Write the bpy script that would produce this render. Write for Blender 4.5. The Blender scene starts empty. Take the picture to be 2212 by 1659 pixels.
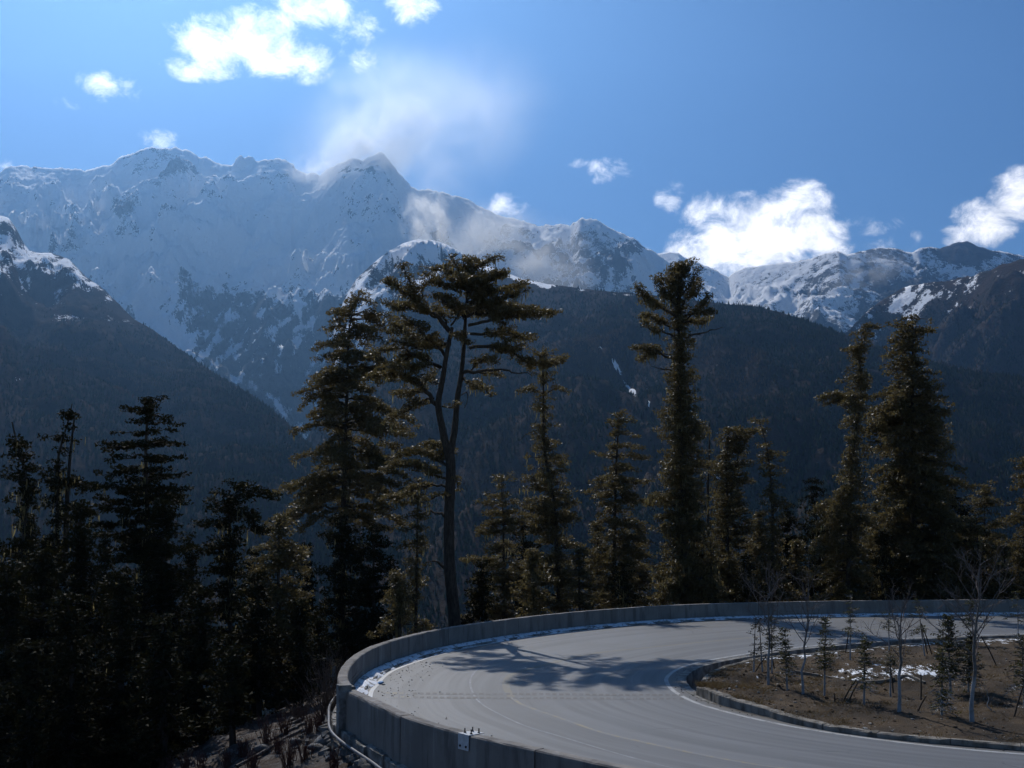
import bpy, math, random
import numpy as np
from mathutils import Vector

random.seed(7)
RNG = np.random.default_rng(11)
SC = bpy.context.scene
COL = SC.collection
R = math.radians

# ------------------------------------------------------------------ camera
CAM_H = 5.8
FOC = 2372.0                      # focal length in pixels of a 2212 x 1659 picture
CX, CY = 1106.0, 829.5
PITCH = math.atan((1126.0 - CY) / FOC)
cam_d = bpy.data.cameras.new('camera')
cam_d.sensor_width = 36.0
cam_d.lens = 36.0 * FOC / 2212.0
cam_d.clip_start = 0.5
cam_d.clip_end = 60000.0
cam = bpy.data.objects.new('camera', cam_d)
cam.location = (0, 0, CAM_H)
cam.rotation_euler = (math.pi / 2 + PITCH, 0, 0)
COL.objects.link(cam)
SC.camera = cam

# ------------------------------------------------------------------ light
SUN_AZ, SUN_EL = R(-20.0), R(43.0)
SUN_DIR = Vector((math.sin(SUN_AZ) * math.cos(SUN_EL), math.cos(SUN_AZ) * math.cos(SUN_EL), math.sin(SUN_EL)))
sun_d = bpy.data.lights.new('sun', 'SUN')
sun_d.energy = 3.6
sun_d.angle = R(0.5)
sun_d.color = (1.0, 0.965, 0.92)
sun = bpy.data.objects.new('sun', sun_d)
sun.rotation_euler = SUN_DIR.to_track_quat('Z', 'Y').to_euler()
COL.objects.link(sun)

SC.view_settings.view_transform = 'Standard'
SC.view_settings.look = 'None'
SC.view_settings.gamma = 1.0
SC.view_settings.use_curve_mapping = False
SC.view_settings.exposure = 0.28
SC.render.engine = 'CYCLES'
cy = SC.cycles
cy.use_denoising = True
cy.max_bounces = 4
cy.diffuse_bounces = 2
cy.glossy_bounces = 2
cy.transmission_bounces = 2
cy.transparent_max_bounces = 8
cy.volume_bounces = 0
cy.volume_max_steps = 96
cy.sample_clamp_indirect = 3.0
cy.use_adaptive_sampling = True
cy.adaptive_threshold = 0.03

SKY_STRENGTH = 0.073
HAZE_COL = (0.26, 0.54, 1.0, 1)
HAZE_D = 0.5 / 10500
HAZE_G = 0.72


def azel(u, v):
    """direction of a point of the picture as azimuth and elevation"""
    x, y = (u - CX) / FOC, -(v - CY) / FOC
    d = Vector((x, math.cos(PITCH) - y * math.sin(PITCH), math.sin(PITCH) + y * math.cos(PITCH)))
    return math.atan2(d.x, d.y), math.atan2(d.z, math.hypot(d.x, d.y))


def ng(tree, kind, **kw):
    n = tree.nodes.new(kind)
    for k, val in kw.items():
        setattr(n, k, val)
    return n


def mth(tree, op, a, b=None, c=None, clamp=False):
    n = tree.nodes.new('ShaderNodeMath')
    n.operation = op
    n.use_clamp = clamp
    for i, s in enumerate((a, b, c)):
        if s is None:
            continue
        if isinstance(s, (int, float)):
            n.inputs[i].default_value = s
        else:
            tree.links.new(s, n.inputs[i])
    return n.outputs[0]


def build_world():
    w = bpy.data.worlds.new('World')
    SC.world = w
    w.use_nodes = True
    w.cycles.sampling_method = 'MANUAL'
    w.cycles.sample_map_resolution = 256
    t = w.node_tree
    t.nodes.clear()
    out = ng(t, 'ShaderNodeOutputWorld')
    bg = ng(t, 'ShaderNodeBackground')
    sky = ng(t, 'ShaderNodeTexSky', sky_type='NISHITA', sun_disc=False)
    sky.sun_elevation = SUN_EL
    sky.sun_rotation = SUN_AZ
    sky.altitude = 3600
    sky.air_density = 1.0
    sky.dust_density = 1.8
    sky.ozone_density = 2.0
    tc = ng(t, 'ShaderNodeTexCoord')
    sx = ng(t, 'ShaderNodeSeparateXYZ')
    t.links.new(tc.outputs['Generated'], sx.inputs[0])
    az = mth(t, 'ARCTAN2', sx.outputs[0], sx.outputs[1])
    hyp = mth(t, 'SQRT', mth(t, 'ADD', mth(t, 'MULTIPLY', sx.outputs[0], sx.outputs[0]), mth(t, 'MULTIPLY', sx.outputs[1], sx.outputs[1])))
    el = mth(t, 'ARCTAN2', sx.outputs[2], hyp)
    cv = ng(t, 'ShaderNodeCombineXYZ')
    t.links.new(az, cv.inputs[0])
    t.links.new(el, cv.inputs[1])
    # clouds: soft lobes in azimuth and elevation, torn by noise
    blobs = [  # u, v, half width, half height, weight
        (530, 95, 150, 62, 1.0), (600, 120, 110, 50, 1.0), (470, 105, 95, 58, .9), (560, 60, 90, 45, .9), (420, 150, 75, 26, .55),
        (690, 20, 90, 45, .8), (765, 60, 60, 45, .55), (780, 125, 50, 30, .4), (890, 22, 55, 40, .7), (660, 150, 70, 30, .5),
        (215, 185, 48, 32, .6), (285, 190, 35, 32, .5), (150, 222, 30, 14, .3), (345, 300, 46, 22, .6),
        (0, 355, 30, 20, .6), (1315, 370, 56, 26, .62), (1250, 352, 24, 12, .35), (1100, 448, 55, 30, .6),
        (1640, 510, 165, 85, 1.1), (1720, 460, 90, 62, 1.0), (1560, 545, 130, 60, 1.0), (1450, 430, 34, 34, .5), (1530, 470, 60, 50, .7),
        (1780, 520, 60, 60, .8), (1895, 490, 60, 26, .42), (1930, 520, 60, 22, .35),
        (2130, 480, 80, 48, .95), (2200, 430, 70, 60, 1.0), (2080, 505, 45, 35, .7), (1380, 575, 90, 40, .4),
        # the same kind of cloud beyond the frame
        (-320, 120, 150, 60, .9), (-700, 300, 180, 70, .9), (2600, 300, 170, 70, .9), (2900, 120, 150, 60, .8), (1500, -500, 200, 90, .8)]
    acc = 0.0
    for (u, v, ru, rv, wgt) in blobs:
        a0, e0 = azel(u, v)
        a1, _ = azel(u + ru, v)
        _, e1 = azel(u, v - rv)
        ra, re = abs(a1 - a0) * 1.25, abs(e1 - e0) * 1.3
        sc = ng(t, 'ShaderNodeVectorMath', operation='MULTIPLY_ADD')
        t.links.new(cv.outputs[0], sc.inputs[0])
        sc.inputs[1].default_value = (1 / ra, 1 / re, 0)
        sc.inputs[2].default_value = (-a0 / ra, -e0 / re, 0)
        dt = ng(t, 'ShaderNodeVectorMath', operation='DOT_PRODUCT')
        t.links.new(sc.outputs[0], dt.inputs[0])
        t.links.new(sc.outputs[0], dt.inputs[1])
        g = mth(t, 'MULTIPLY_ADD', dt.outputs['Value'], -wgt, wgt)
        acc = mth(t, 'MAXIMUM', acc, g)
    mp = ng(t, 'ShaderNodeMapping')
    mp.inputs['Rotation'].default_value = (0, 0, R(25))
    mp.inputs['Scale'].default_value = (1.0, 1.35, 1)
    t.links.new(cv.outputs[0], mp.inputs[0])
    n1 = ng(t, 'ShaderNodeTexNoise')
    n1.inputs['Scale'].default_value = 30
    n1.inputs['Detail'].default_value = 7
    n1.inputs['Roughness'].default_value = 0.66
    n1.inputs['Distortion'].default_value = 0.35
    t.links.new(mp.outputs[0], n1.inputs['Vector'])
    n2 = ng(t, 'ShaderNodeTexNoise')
    n2.inputs['Scale'].default_value = 34
    n2.inputs['Detail'].default_value = 6
    t.links.new(mp.outputs[0], n2.inputs['Vector'])
    dens = mth(t, 'ADD', acc, mth(t, 'MULTIPLY', mth(t, 'SUBTRACT', n1.outputs[0], 0.52), 2.4))
    present = mth(t, 'MULTIPLY', acc, 5.0, clamp=True)
    mr = ng(t, 'ShaderNodeMapRange', interpolation_type='SMOOTHSTEP')
    mr.inputs['From Min'].default_value = 0.08
    mr.inputs['From Max'].default_value = 1.15
    t.links.new(dens, mr.inputs[0])
    alpha = mth(t, 'MULTIPLY', mr.outputs[0], present)
    bright = mth(t, 'MULTIPLY_ADD', n2.outputs[0], 9.0, 15.0)
    cc = ng(t, 'ShaderNodeMix', data_type='RGBA', blend_type='MULTIPLY')
    cc.inputs['Factor'].default_value = 1.0
    cc.inputs[6].default_value = (1.0, 0.985, 0.98, 1)
    cb = ng(t, 'ShaderNodeCombineColor')
    for i in range(3):
        t.links.new(bright, cb.inputs[i])
    t.links.new(cb.outputs[0], cc.inputs[7])
    mix = ng(t, 'ShaderNodeMix', data_type='RGBA')
    t.links.new(alpha, mix.inputs['Factor'])
    hs = ng(t, 'ShaderNodeHueSaturation')
    hs.inputs['Saturation'].default_value = 1.22
    t.links.new(sky.outputs[0], hs.inputs['Color'])
    t.links.new(hs.outputs[0], mix.inputs[6])
    t.links.new(cc.outputs[2], mix.inputs[7])
    t.links.new(mix.outputs[2], bg.inputs['Color'])
    bg.inputs['Strength'].default_value = SKY_STRENGTH
    t.links.new(bg.outputs[0], out.inputs['Surface'])


build_world()


# ------------------------------------------------------------------ helpers
def tag(o, label=None, category=None, group=None, kind=None):
    if label:
        o['label'] = label
    if category:
        o['category'] = category
    if group:
        o['group'] = group
    if kind:
        o['kind'] = kind
    return o


def link(o, parent=None):
    COL.objects.link(o)
    if parent is not None:
        o.parent = parent
    return o


def empty(name, loc=(0, 0, 0), rz=0.0):
    o = bpy.data.objects.new(name, None)
    o.empty_display_size = 0.3
    o.location = loc
    o.rotation_euler = (0, 0, rz)
    return link(o)


def mesh_np(name, verts, faces, mats=(), mat_idx=None, smooth=False, attrs=None, uvs=None):
    """faces: list of int arrays of shape (n, k)"""
    me = bpy.data.meshes.new(name)
    verts = np.asarray(verts, dtype=np.float32)
    faces = [np.asarray(f, dtype=np.int32) for f in faces if len(f)]
    me.vertices.add(len(verts))
    me.vertices.foreach_set('co', verts.ravel())
    loops = np.concatenate([f.ravel() for f in faces])
    tot = np.concatenate([np.full(len(f), f.shape[1], np.int32) for f in faces])
    start = np.concatenate([[0], np.cumsum(tot)[:-1]]).astype(np.int32)
    me.loops.add(len(loops))
    me.loops.foreach_set('vertex_index', loops)
    me.polygons.add(len(tot))
    me.polygons.foreach_set('loop_start', start)
    if mat_idx is not None:
        me.polygons.foreach_set('material_index', np.asarray(mat_idx, np.int32))
    me.polygons.foreach_set('use_smooth', np.full(len(tot), bool(smooth)))
    for m in mats:
        me.materials.append(m)
    me.update(calc_edges=True)
    if attrs:
        for k, a in attrs.items():
            at = me.attributes.new(k, 'FLOAT', 'POINT')
            at.data.foreach_set('value', np.asarray(a, np.float32).ravel())
    if uvs is not None:
        uvl = me.uv_layers.new(name='UVMap')
        uvl.data.foreach_set('uv', np.asarray(uvs, np.float32)[loops].ravel())
    return me


def obj_np(name, verts, faces, mats=(), parent=None, **kw):
    return link(bpy.data.objects.new(name, mesh_np(name, verts, faces, mats, **kw)), parent)


class MB:
    """collects shapes for one mesh"""
    def __init__(s):
        s.v, s.f, s.m, s.n = [], {}, {}, 0

    def add(s, verts, faces, mi=0):
        verts = np.asarray(verts, np.float32).reshape(-1, 3)
        for f in faces:
            f = np.asarray(f, np.int64)
            if f.ndim == 1:
                f = f[None]
            s.f.setdefault((f.shape[1], mi), []).append(f + s.n)
        s.v.append(verts)
        s.n += len(verts)

    def box(s, c, size, rz=0.0, mi=0, taper=1.0):
        x, y, z = (k / 2 for k in size)
        p = np.array([(-x, -y, -z), (x, -y, -z), (x, y, -z), (-x, y, -z), (-x * taper, -y * taper, z), (x * taper, -y * taper, z), (x * taper, y * taper, z), (-x * taper, y * taper, z)])
        ca, sa = math.cos(rz), math.sin(rz)
        q = p.copy()
        q[:, 0] = p[:, 0] * ca - p[:, 1] * sa
        q[:, 1] = p[:, 0] * sa + p[:, 1] * ca
        s.add(q + np.array(c), [[(0, 3, 2, 1), (4, 5, 6, 7), (0, 1, 5, 4), (1, 2, 6, 5), (2, 3, 7, 6), (3, 0, 4, 7)]], mi)

    def tube(s, pts, rad, sides=5, mi=0, cap=True):
        v, f = tube_arrays(pts, rad, sides)
        s.add(v, [f], mi)
        if cap:
            k = len(pts)
            s.add(v[(k - 1) * sides:], [np.arange(sides)], mi)

    def build(s, name, mats, parent=None, smooth=False):
        faces, mi = [], []
        for (k, m), fl in s.f.items():
            a = np.concatenate(fl)
            faces.append(a)
            mi.append(np.full(len(a), m))
        return obj_np(name, np.concatenate(s.v), faces, mats, parent, mat_idx=np.concatenate(mi), smooth=smooth)


def tube_arrays(pts, rad, sides):
    P = np.asarray(pts, float)
    k = len(P)
    rad = np.asarray(rad, float) * np.ones(k)
    T = np.gradient(P, axis=0)
    T /= np.linalg.norm(T, axis=1)[:, None] + 1e-9
    ref = np.where((np.abs(T[:, 2]) > 0.9)[:, None], np.array([1.0, 0, 0]), np.array([0, 0, 1.0]))
    if (np.abs(T[:, 2]) > 0.6).mean() > 0.4:
        ref = np.tile(np.array([1.0, 0.12, 0]), (k, 1))
    A = np.cross(T, ref)
    A /= np.linalg.norm(A, axis=1)[:, None] + 1e-9
    B = np.cross(T, A)
    ang = np.arange(sides) * 2 * math.pi / sides
    V = P[:, None, :] + rad[:, None, None] * (np.cos(ang)[None, :, None] * A[:, None, :] + np.sin(ang)[None, :, None] * B[:, None, :])
    i = np.arange(k - 1)[:, None] * sides
    j = np.arange(sides)[None, :]
    j2 = (j + 1) % sides
    F = np.stack([i + j, i + j2, i + sides + j2, i + sides + j], -1).reshape(-1, 4)
    return V.reshape(-1, 3), F


def smoothstep(a, b, x):
    t = np.clip((x - a) / (b - a), 0, 1)
    return t * t * (3 - 2 * t)


def gnoise(x, y, seed=0):
    x = np.asarray(x, float)
    y = np.asarray(y, float)
    xi, yi = np.floor(x).astype(np.int64), np.floor(y).astype(np.int64)
    xf, yf = x - xi, y - yi

    def g(ix, iy, dx, dy):
        h = (ix * 374761393 + iy * 668265263 + seed * 2147483647) & 0xffffffff
        h = ((h ^ (h >> 13)) * 1274126177) & 0xffffffff
        h = (h ^ (h >> 16)) & 0xffff
        a = h * (2 * math.pi / 65536)
        return np.cos(a) * dx + np.sin(a) * dy
    u = xf ** 3 * (xf * (xf * 6 - 15) + 10)
    v = yf ** 3 * (yf * (yf * 6 - 15) + 10)
    a, b = g(xi, yi, xf, yf), g(xi + 1, yi, xf - 1, yf)
    c, d = g(xi, yi + 1, xf, yf - 1), g(xi + 1, yi + 1, xf - 1, yf - 1)
    return (a + (b - a) * u + ((c + (d - c) * u) - (a + (b - a) * u)) * v) * 1.4


def fbm(x, y, seed=0, octv=5, gain=0.5):
    s, a, f = 0.0, 1.0, 1.0
    for o in range(octv):
        s = s + a * gnoise(x * f, y * f, seed + o * 17)
        a *= gain
        f *= 2.03
    return s


def ridged(x, y, seed=0, octv=5, gain=0.5):
    s, a, f, w = 0.0, 1.0, 1.0, 1.0
    for o in range(octv):
        n = 1 - np.abs(gnoise(x * f, y * f, seed + o * 13))
        n = n * n * w
        s = s + a * n
        w = np.clip(n * 1.6, 0, 1)
        a *= gain
        f *= 2.07
    return s - 1.0


# pixel of the 2212 x 1659 picture -> point of the place
def ray(u, v):
    x, y = (np.asarray(u, float) - CX) / FOC, -(np.asarray(v, float) - CY) / FOC
    return x + 0 * y, math.cos(PITCH) - y * math.sin(PITCH) + 0 * x, math.sin(PITCH) + y * math.cos(PITCH) + 0 * x


def on_plane(u, v, z=0.0):
    dx, dy, dz = ray(u, v)
    t = (z - CAM_H) / dz
    return np.stack([dx * t, dy * t, 0 * t + z], -1)


def at_depth(u, v, D):
    dx, dy, dz = ray(u, v)
    t = D / dy
    return np.stack([dx * t, dy * t, dz * t + CAM_H], -1)


def project(P):
    P = np.asarray(P, float)
    X, Y, Z = P[..., 0], P[..., 1], P[..., 2] - CAM_H
    fw = Y * math.cos(PITCH) + Z * math.sin(PITCH)
    up = -Y * math.sin(PITCH) + Z * math.cos(PITCH)
    return CX + FOC * X / fw, CY - FOC * up / fw


def zm(x0, y0, s, pts):
    """points read in a zoomed view (origin x0, y0 and scale s of the 2400 px photograph) -> 2212 px"""
    return [((x0 + a / s) * 0.92167, (y0 + b / s) * 0.92167) for a, b in pts]


def catmull(P, n):
    P = np.asarray(P, float)
    Q = np.vstack([2 * P[0] - P[1], P, 2 * P[-1] - P[-2]])
    out = []
    for i in range(1, len(Q) - 2):
        t = np.linspace(0, 1, 12, endpoint=False)[:, None]
        p0, p1, p2, p3 = Q[i - 1], Q[i], Q[i + 1], Q[i + 2]
        out.append(0.5 * (2 * p1 + (p2 - p0) * t + (2 * p0 - 5 * p1 + 4 * p2 - p3) * t ** 2 + (3 * p1 - p0 - 3 * p2 + p3) * t ** 3))
    C = np.vstack(out + [P[-1:]])
    return resample(C, n)


def resample(C, n):
    C = np.asarray(C, float)
    s = np.concatenate([[0], np.cumsum(np.linalg.norm(np.diff(C, axis=0), axis=1))])
    q = np.linspace(0, s[-1], n)
    return np.stack([np.interp(q, s, C[:, k]) for k in range(C.shape[1])], -1)


def normals2(C):
    T = np.gradient(C[:, :2], axis=0)
    T /= np.linalg.norm(T, axis=1)[:, None] + 1e-9
    return np.stack([-T[:, 1], T[:, 0]], -1)


def smooth_curve(C, it=8):
    C = C.copy()
    for _ in range(it):
        C[1:-1] = 0.25 * C[:-2] + 0.5 * C[1:-1] + 0.25 * C[2:]
    return C


# ------------------------------------------------------------------ materials
def new_mat(name):
    m = bpy.data.materials.new(name)
    m.use_nodes = True
    t = m.node_tree
    b = t.nodes['Principled BSDF']
    return m, t, b


def noise_tex(t, scale, detail=4, rough=0.55, vec=None, dist=0.0):
    n = ng(t, 'ShaderNodeTexNoise')
    n.inputs['Scale'].default_value = scale
    n.inputs['Detail'].default_value = detail
    n.inputs['Roughness'].default_value = rough
    n.inputs['Distortion'].default_value = dist
    if vec is not None:
        t.links.new(vec, n.inputs['Vector'])
    return n.outputs[0]


def rng(t, sock, a, b, lo=0.0, hi=1.0, smooth=True):
    n = ng(t, 'ShaderNodeMapRange', interpolation_type='SMOOTHSTEP' if smooth else 'LINEAR')
    n.inputs['From Min'].default_value = a
    n.inputs['From Max'].default_value = b
    n.inputs['To Min'].default_value = lo
    n.inputs['To Max'].default_value = hi
    t.links.new(sock, n.inputs[0])
    return n.outputs[0]


def mixc(t, fac, a, b, mode='MIX'):
    n = ng(t, 'ShaderNodeMix', data_type='RGBA', blend_type=mode)
    if isinstance(fac, (int, float)):
        n.inputs['Factor'].default_value = fac
    else:
        t.links.new(fac, n.inputs['Factor'])
    for i, c in ((6, a), (7, b)):
        if isinstance(c, tuple):
            n.inputs[i].default_value = c + (1,) if len(c) == 3 else c
        else:
            t.links.new(c, n.inputs[i])
    return n.outputs[2]


def bump(t, b, height, strength=0.5, dist=0.05):
    n = ng(t, 'ShaderNodeBump')
    n.inputs['Strength'].default_value = strength
    n.inputs['Distance'].default_value = dist
    t.links.new(height, n.inputs['Height'])
    t.links.new(n.outputs[0], b.inputs['Normal'])


def coords(t, kind='Object', scale=None, rot=None):
    tc = ng(t, 'ShaderNodeTexCoord')
    if scale is None:
        return tc.outputs[kind]
    mp = ng(t, 'ShaderNodeMapping')
    mp.inputs['Scale'].default_value = scale
    if rot:
        mp.inputs['Rotation'].default_value = rot
    t.links.new(tc.outputs[kind], mp.inputs[0])
    return mp.outputs[0]


def attr(t, name):
    n = ng(t, 'ShaderNodeAttribute')
    n.attribute_name = name
    return n.outputs['Fac']


def simple_mat(name, c1, c2, scale=3.0, rough=0.8, bump_s=0.3, bump_d=0.02, detail=5, lo=0.35, hi=0.65, spec=0.12, metal=0.0, vscale=None):
    m, t, b = new_mat(name)
    vec = coords(t, 'Object', vscale)
    n = noise_tex(t, scale, detail, 0.6, vec)
    t.links.new(mixc(t, rng(t, n, lo, hi), c1, c2), b.inputs['Base Color'])
    b.inputs['Roughness'].default_value = rough
    b.inputs['Specular IOR Level'].default_value = spec
    b.inputs['Metallic'].default_value = metal
    if bump_s:
        bump(t, b, noise_tex(t, scale * 4, 4, 0.65, vec), bump_s, bump_d)
    return m


def mountain_mat(name, rock1, rock2, fscale, rough_scale):
    """snow lying on rock: the snow attribute says how much lies where, noise tears its edge"""
    m, t, b = new_mat(name)
    pos = coords(t, 'Object')
    s = attr(t, 'snow')
    n1 = noise_tex(t, fscale, 8, 0.68, pos)
    n2 = noise_tex(t, fscale * 5.5, 5, 0.6, pos)
    k = mth(t, 'ADD', s, mth(t, 'MULTIPLY', mth(t, 'SUBTRACT', n1, 0.5), 1.9))
    k = mth(t, 'ADD', k, mth(t, 'MULTIPLY', mth(t, 'SUBTRACT', n2, 0.5), 1.0))
    f = rng(t, k, 0.42, 0.60)
    rock = mixc(t, rng(t, noise_tex(t, fscale * 0.8, 5, 0.6, pos), 0.4, 0.62), rock1, rock2)
    t.links.new(mixc(t, f, rock, (0.90, 0.91, 0.93)), b.inputs['Base Color'])
    b.inputs['Roughness'].default_value = 0.9
    b.inputs['Specular IOR Level'].default_value = 0.0
    hgt = mth(t, 'ADD', mth(t, 'MULTIPLY', n1, 1.0), mth(t, 'MULTIPLY', n2, 0.45))
    bump(t, b, hgt, 0.85, rough_scale)
    return m


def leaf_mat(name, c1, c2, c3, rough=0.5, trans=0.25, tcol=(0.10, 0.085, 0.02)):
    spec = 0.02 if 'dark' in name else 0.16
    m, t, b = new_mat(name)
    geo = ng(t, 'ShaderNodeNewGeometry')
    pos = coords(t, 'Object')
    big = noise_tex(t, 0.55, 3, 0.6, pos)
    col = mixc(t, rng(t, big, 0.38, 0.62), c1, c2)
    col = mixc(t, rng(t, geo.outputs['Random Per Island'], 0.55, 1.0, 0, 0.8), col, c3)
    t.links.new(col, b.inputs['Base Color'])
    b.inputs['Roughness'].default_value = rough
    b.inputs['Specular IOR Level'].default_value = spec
    tr = ng(t, 'ShaderNodeBsdfTranslucent')
    tr.inputs['Color'].default_value = tcol + (1,)
    ms = ng(t, 'ShaderNodeMixShader')
    ms.inputs[0].default_value = trans
    t.links.new(b.outputs[0], ms.inputs[1])
    t.links.new(tr.outputs[0], ms.inputs[2])
    t.links.new(ms.outputs[0], t.nodes['Material Output'].inputs['Surface'])
    return m


M = {}
M['massif'] = mountain_mat('massif_rock_snow', (0.10, 0.095, 0.09), (0.055, 0.055, 0.055), 0.020, 24.0)
M['ridge'] = mountain_mat('ridge_ground', (0.050, 0.040, 0.033), (0.030, 0.027, 0.022), 0.034, 6.0)
M['brown_ridge'] = mountain_mat('brown_ridge_ground', (0.055, 0.043, 0.036), (0.034, 0.031, 0.027), 0.02, 10.0)
M['leaf'] = leaf_mat('conifer_foliage', (0.092, 0.069, 0.031), (0.066, 0.056, 0.025), (0.118, 0.082, 0.038), trans=0.36, tcol=(0.14, 0.11, 0.045))
M['leaf_dark_shaded'] = leaf_mat('dark_shaded_conifer_foliage', (0.020, 0.019, 0.009), (0.015, 0.016, 0.009), (0.030, 0.025, 0.012), trans=0.06, tcol=(0.05, 0.045, 0.014), rough=0.65)  # near-black foliage copy: the left group's shade is put into the colour
M['leaf_green'] = leaf_mat('sapling_needles', (0.055, 0.062, 0.020), (0.040, 0.052, 0.020), (0.085, 0.075, 0.028), rough=0.5, trans=0.3)
M['leaf_spruce'] = leaf_mat('young_spruce_needles', (0.030, 0.042, 0.022), (0.024, 0.034, 0.020), (0.05, 0.055, 0.026), rough=0.5)
M['lichen'] = leaf_mat('hanging_lichen', (0.15, 0.13, 0.07), (0.11, 0.10, 0.055), (0.19, 0.165, 0.10), rough=0.9, trans=0.45, tcol=(0.24, 0.20, 0.09))
M['bark'] = simple_mat('bark', (0.060, 0.050, 0.042), (0.028, 0.024, 0.020), 5.0, 0.9, 0.7, 0.03, vscale=(2.2, 2.2, 0.5))
M['far_forest'] = None


def far_forest_mat():
    m, t, b = new_mat('far_forest_trees')
    geo = ng(t, 'ShaderNodeNewGeometry')
    pos = coords(t, 'Object')
    big = noise_tex(t, 0.0042, 6, 0.65, pos)
    col = mixc(t, rng(t, geo.outputs['Random Per Island'], 0, 1), (0.020, 0.028, 0.018), (0.055, 0.056, 0.032))
    col = mixc(t, rng(t, big, 0.54, 0.68, 0, 0.8), col, (0.115, 0.074, 0.052))
    t.links.new(col, b.inputs['Base Color'])
    b.inputs['Roughness'].default_value = 0.85
    b.inputs['Specular IOR Level'].default_value = 0.0
    return m


M['far_forest'] = far_forest_mat()


# ------------------------------------------------------------------ mountains
def interp_cols(tab, u):
    a = np.array(tab, float)
    return [np.interp(u, a[:, 0], a[:, k]) for k in range(1, a.shape[1])]


def seg_dist(u, v, pts):
    best = np.full(np.shape(u), 1e9)
    for (a, b), (c, d) in zip(pts[:-1], pts[1:]):
        ex, ey = c - a, d - b
        k = np.clip(((u - a) * ex + (v - b) * ey) / (ex * ex + ey * ey), 0, 1)
        best = np.minimum(best, np.hypot(u - a - k * ex, v - b - k * ey))
    return best


def mountain(name, crest, foot, u0, u1, nu, nt, p, amp, scale, seed, mat, snow_fn, jag=0.0, back=0.9, gully=0.0, nback=14, ledges=()):
    u = np.linspace(u0, u1, nu)
    cv, cD = interp_cols(crest, u)
    fD, fz = interp_cols(foot, u)
    dx, dy, dz = ray(u, cv)
    zc = CAM_H + cD * dz / dy
    t = np.concatenate([-np.linspace(1, 0, nback, endpoint=False) ** 1.3, np.linspace(0, 1, nt) ** 0.9])
    Tt, U = np.meshgrid(t, u, indexing='ij')
    tf, tb = np.clip(Tt, 0, 1), np.clip(-Tt, 0, 1)
    Y = cD + (fD - cD) * tf + tb * 900.0
    X = Y * (dx / dy)
    prof = 1 - (1 - tf) ** p
    Z = zc + (fz - zc) * prof - tb * 900.0 * back
    sx, sy = X / scale, Y / scale
    wx, wy = fbm(sx * 0.7, sy * 0.7, seed + 5, 3), fbm(sx * 0.7, sy * 0.7, seed + 9, 3)
    n = ridged(sx + wx * 0.45, sy + wy * 0.45, seed, 6, 0.52)
    w = smoothstep(0.0, 0.22, np.abs(Tt)) * (1 - 0.6 * smoothstep(0.85, 1.0, Tt))
    far_k = 1.0 if amp > 60 else np.clip(0.9 + (Y - 2300) / 900.0, 0.9, 3.2)
    Z = Z + amp * far_k * w * (n - 0.1)
    if amp > 100:
        Z = Z + 0.22 * amp * w * ridged(X / 240.0 + wx, Y / 240.0 + wy, seed + 57, 4, 0.55)
    if gully:
        gu = ridged(U / 150.0 + wx * 0.5, tf * 1.4 + wy * 0.3, seed + 31, 4)
        Z = Z + gully * w * gu
    if jag:
        Z = Z + jag * (fbm(X / 60.0, Y / 60.0, seed + 3, 4, 0.6)) * (0.5 + 0.5 * w)
    for line, wd, hh in ledges:
        lu, lv = project(np.stack([X, Y, Z], -1))
        Z = Z + hh * np.exp(-(seg_dist(lu, lv, line) / wd) ** 2) * (0.6 + 0.6 * fbm(X / 120, Y / 120, 909, 3))
    P = np.stack([X, Y, Z], -1)
    nr, nc = Z.shape
    # slope of the surface
    du = np.gradient(P, axis=1)
    dv = np.gradient(P, axis=0)
    N = np.cross(du, dv)
    N /= np.linalg.norm(N, axis=-1)[..., None] + 1e-9
    nz = np.abs(N[..., 2])
    pu, pv = project(P)
    snow = snow_fn(pu, pv, tf, Z, nz, X, Y, n)
    i = np.arange(nr - 1)[:, None] * nc
    j = np.arange(nc - 1)[None, :]
    F = np.stack([i + j, i + nc + j, i + nc + j + 1, i + j + 1], -1).reshape(-1, 4)
    o = obj_np(name, P.reshape(-1, 3), [F], [mat], smooth=True, attrs={'snow': snow})
    tag(o, kind='structure')
    return o, dict(P=P, u=u, t=t, snow=snow, pu=pu, pv=pv)


def blob(u, v, cu, cv, ru, rv):
    return np.clip(1 - ((u - cu) / ru) ** 2 - ((v - cv) / rv) ** 2, 0, 1)


# -- the snow massif
massif_crest = [(-260, 392, 7200), (-120, 372, 7100), (0, 372, 7000), (22, 358, 7000), (50, 358, 7000), (100, 364, 7000), (130, 362, 7000), (180, 368, 6950), (235, 356, 6900), (262, 340, 6900),
                (300, 325, 6850), (318, 318, 6850), (350, 320, 6850), (380, 318, 6850), (410, 326, 6850), (430, 340, 6850), (440, 337, 6850), (470, 352, 6850), (500, 357, 6850), (540, 351, 6850), (575, 345, 6850), (602, 341, 6850),
                (628, 350, 6850), (634, 352, 6850), (638, 366, 6850), (660, 374, 6850), (690, 376, 6800), (715, 362, 6700), (740, 349, 6650), (765, 341, 6600), (785, 347, 6600), (800, 336, 6600), (822, 328, 6600), (830, 333, 6600),
                (845, 352, 6600), (865, 376, 6600), (888, 402, 6600), (905, 409, 6650), (940, 411, 6700), (980, 421, 6750), (1010, 431, 6800), (1050, 451, 6800), (1090, 468, 6800), (1130, 476, 6800),
                (1168, 489, 6750), (1185, 486, 6700), (1215, 484, 6650), (1232, 488, 6600), (1252, 473, 6500), (1272, 470, 6500), (1295, 478, 6450), (1320, 495, 6450), (1345, 504, 6450), (1372, 516, 6400),
                (1400, 536, 6400), (1425, 552, 6400), (1460, 582, 6300), (1500, 615, 6300), (1560, 660, 6200), (1640, 720, 6200)]
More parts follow.
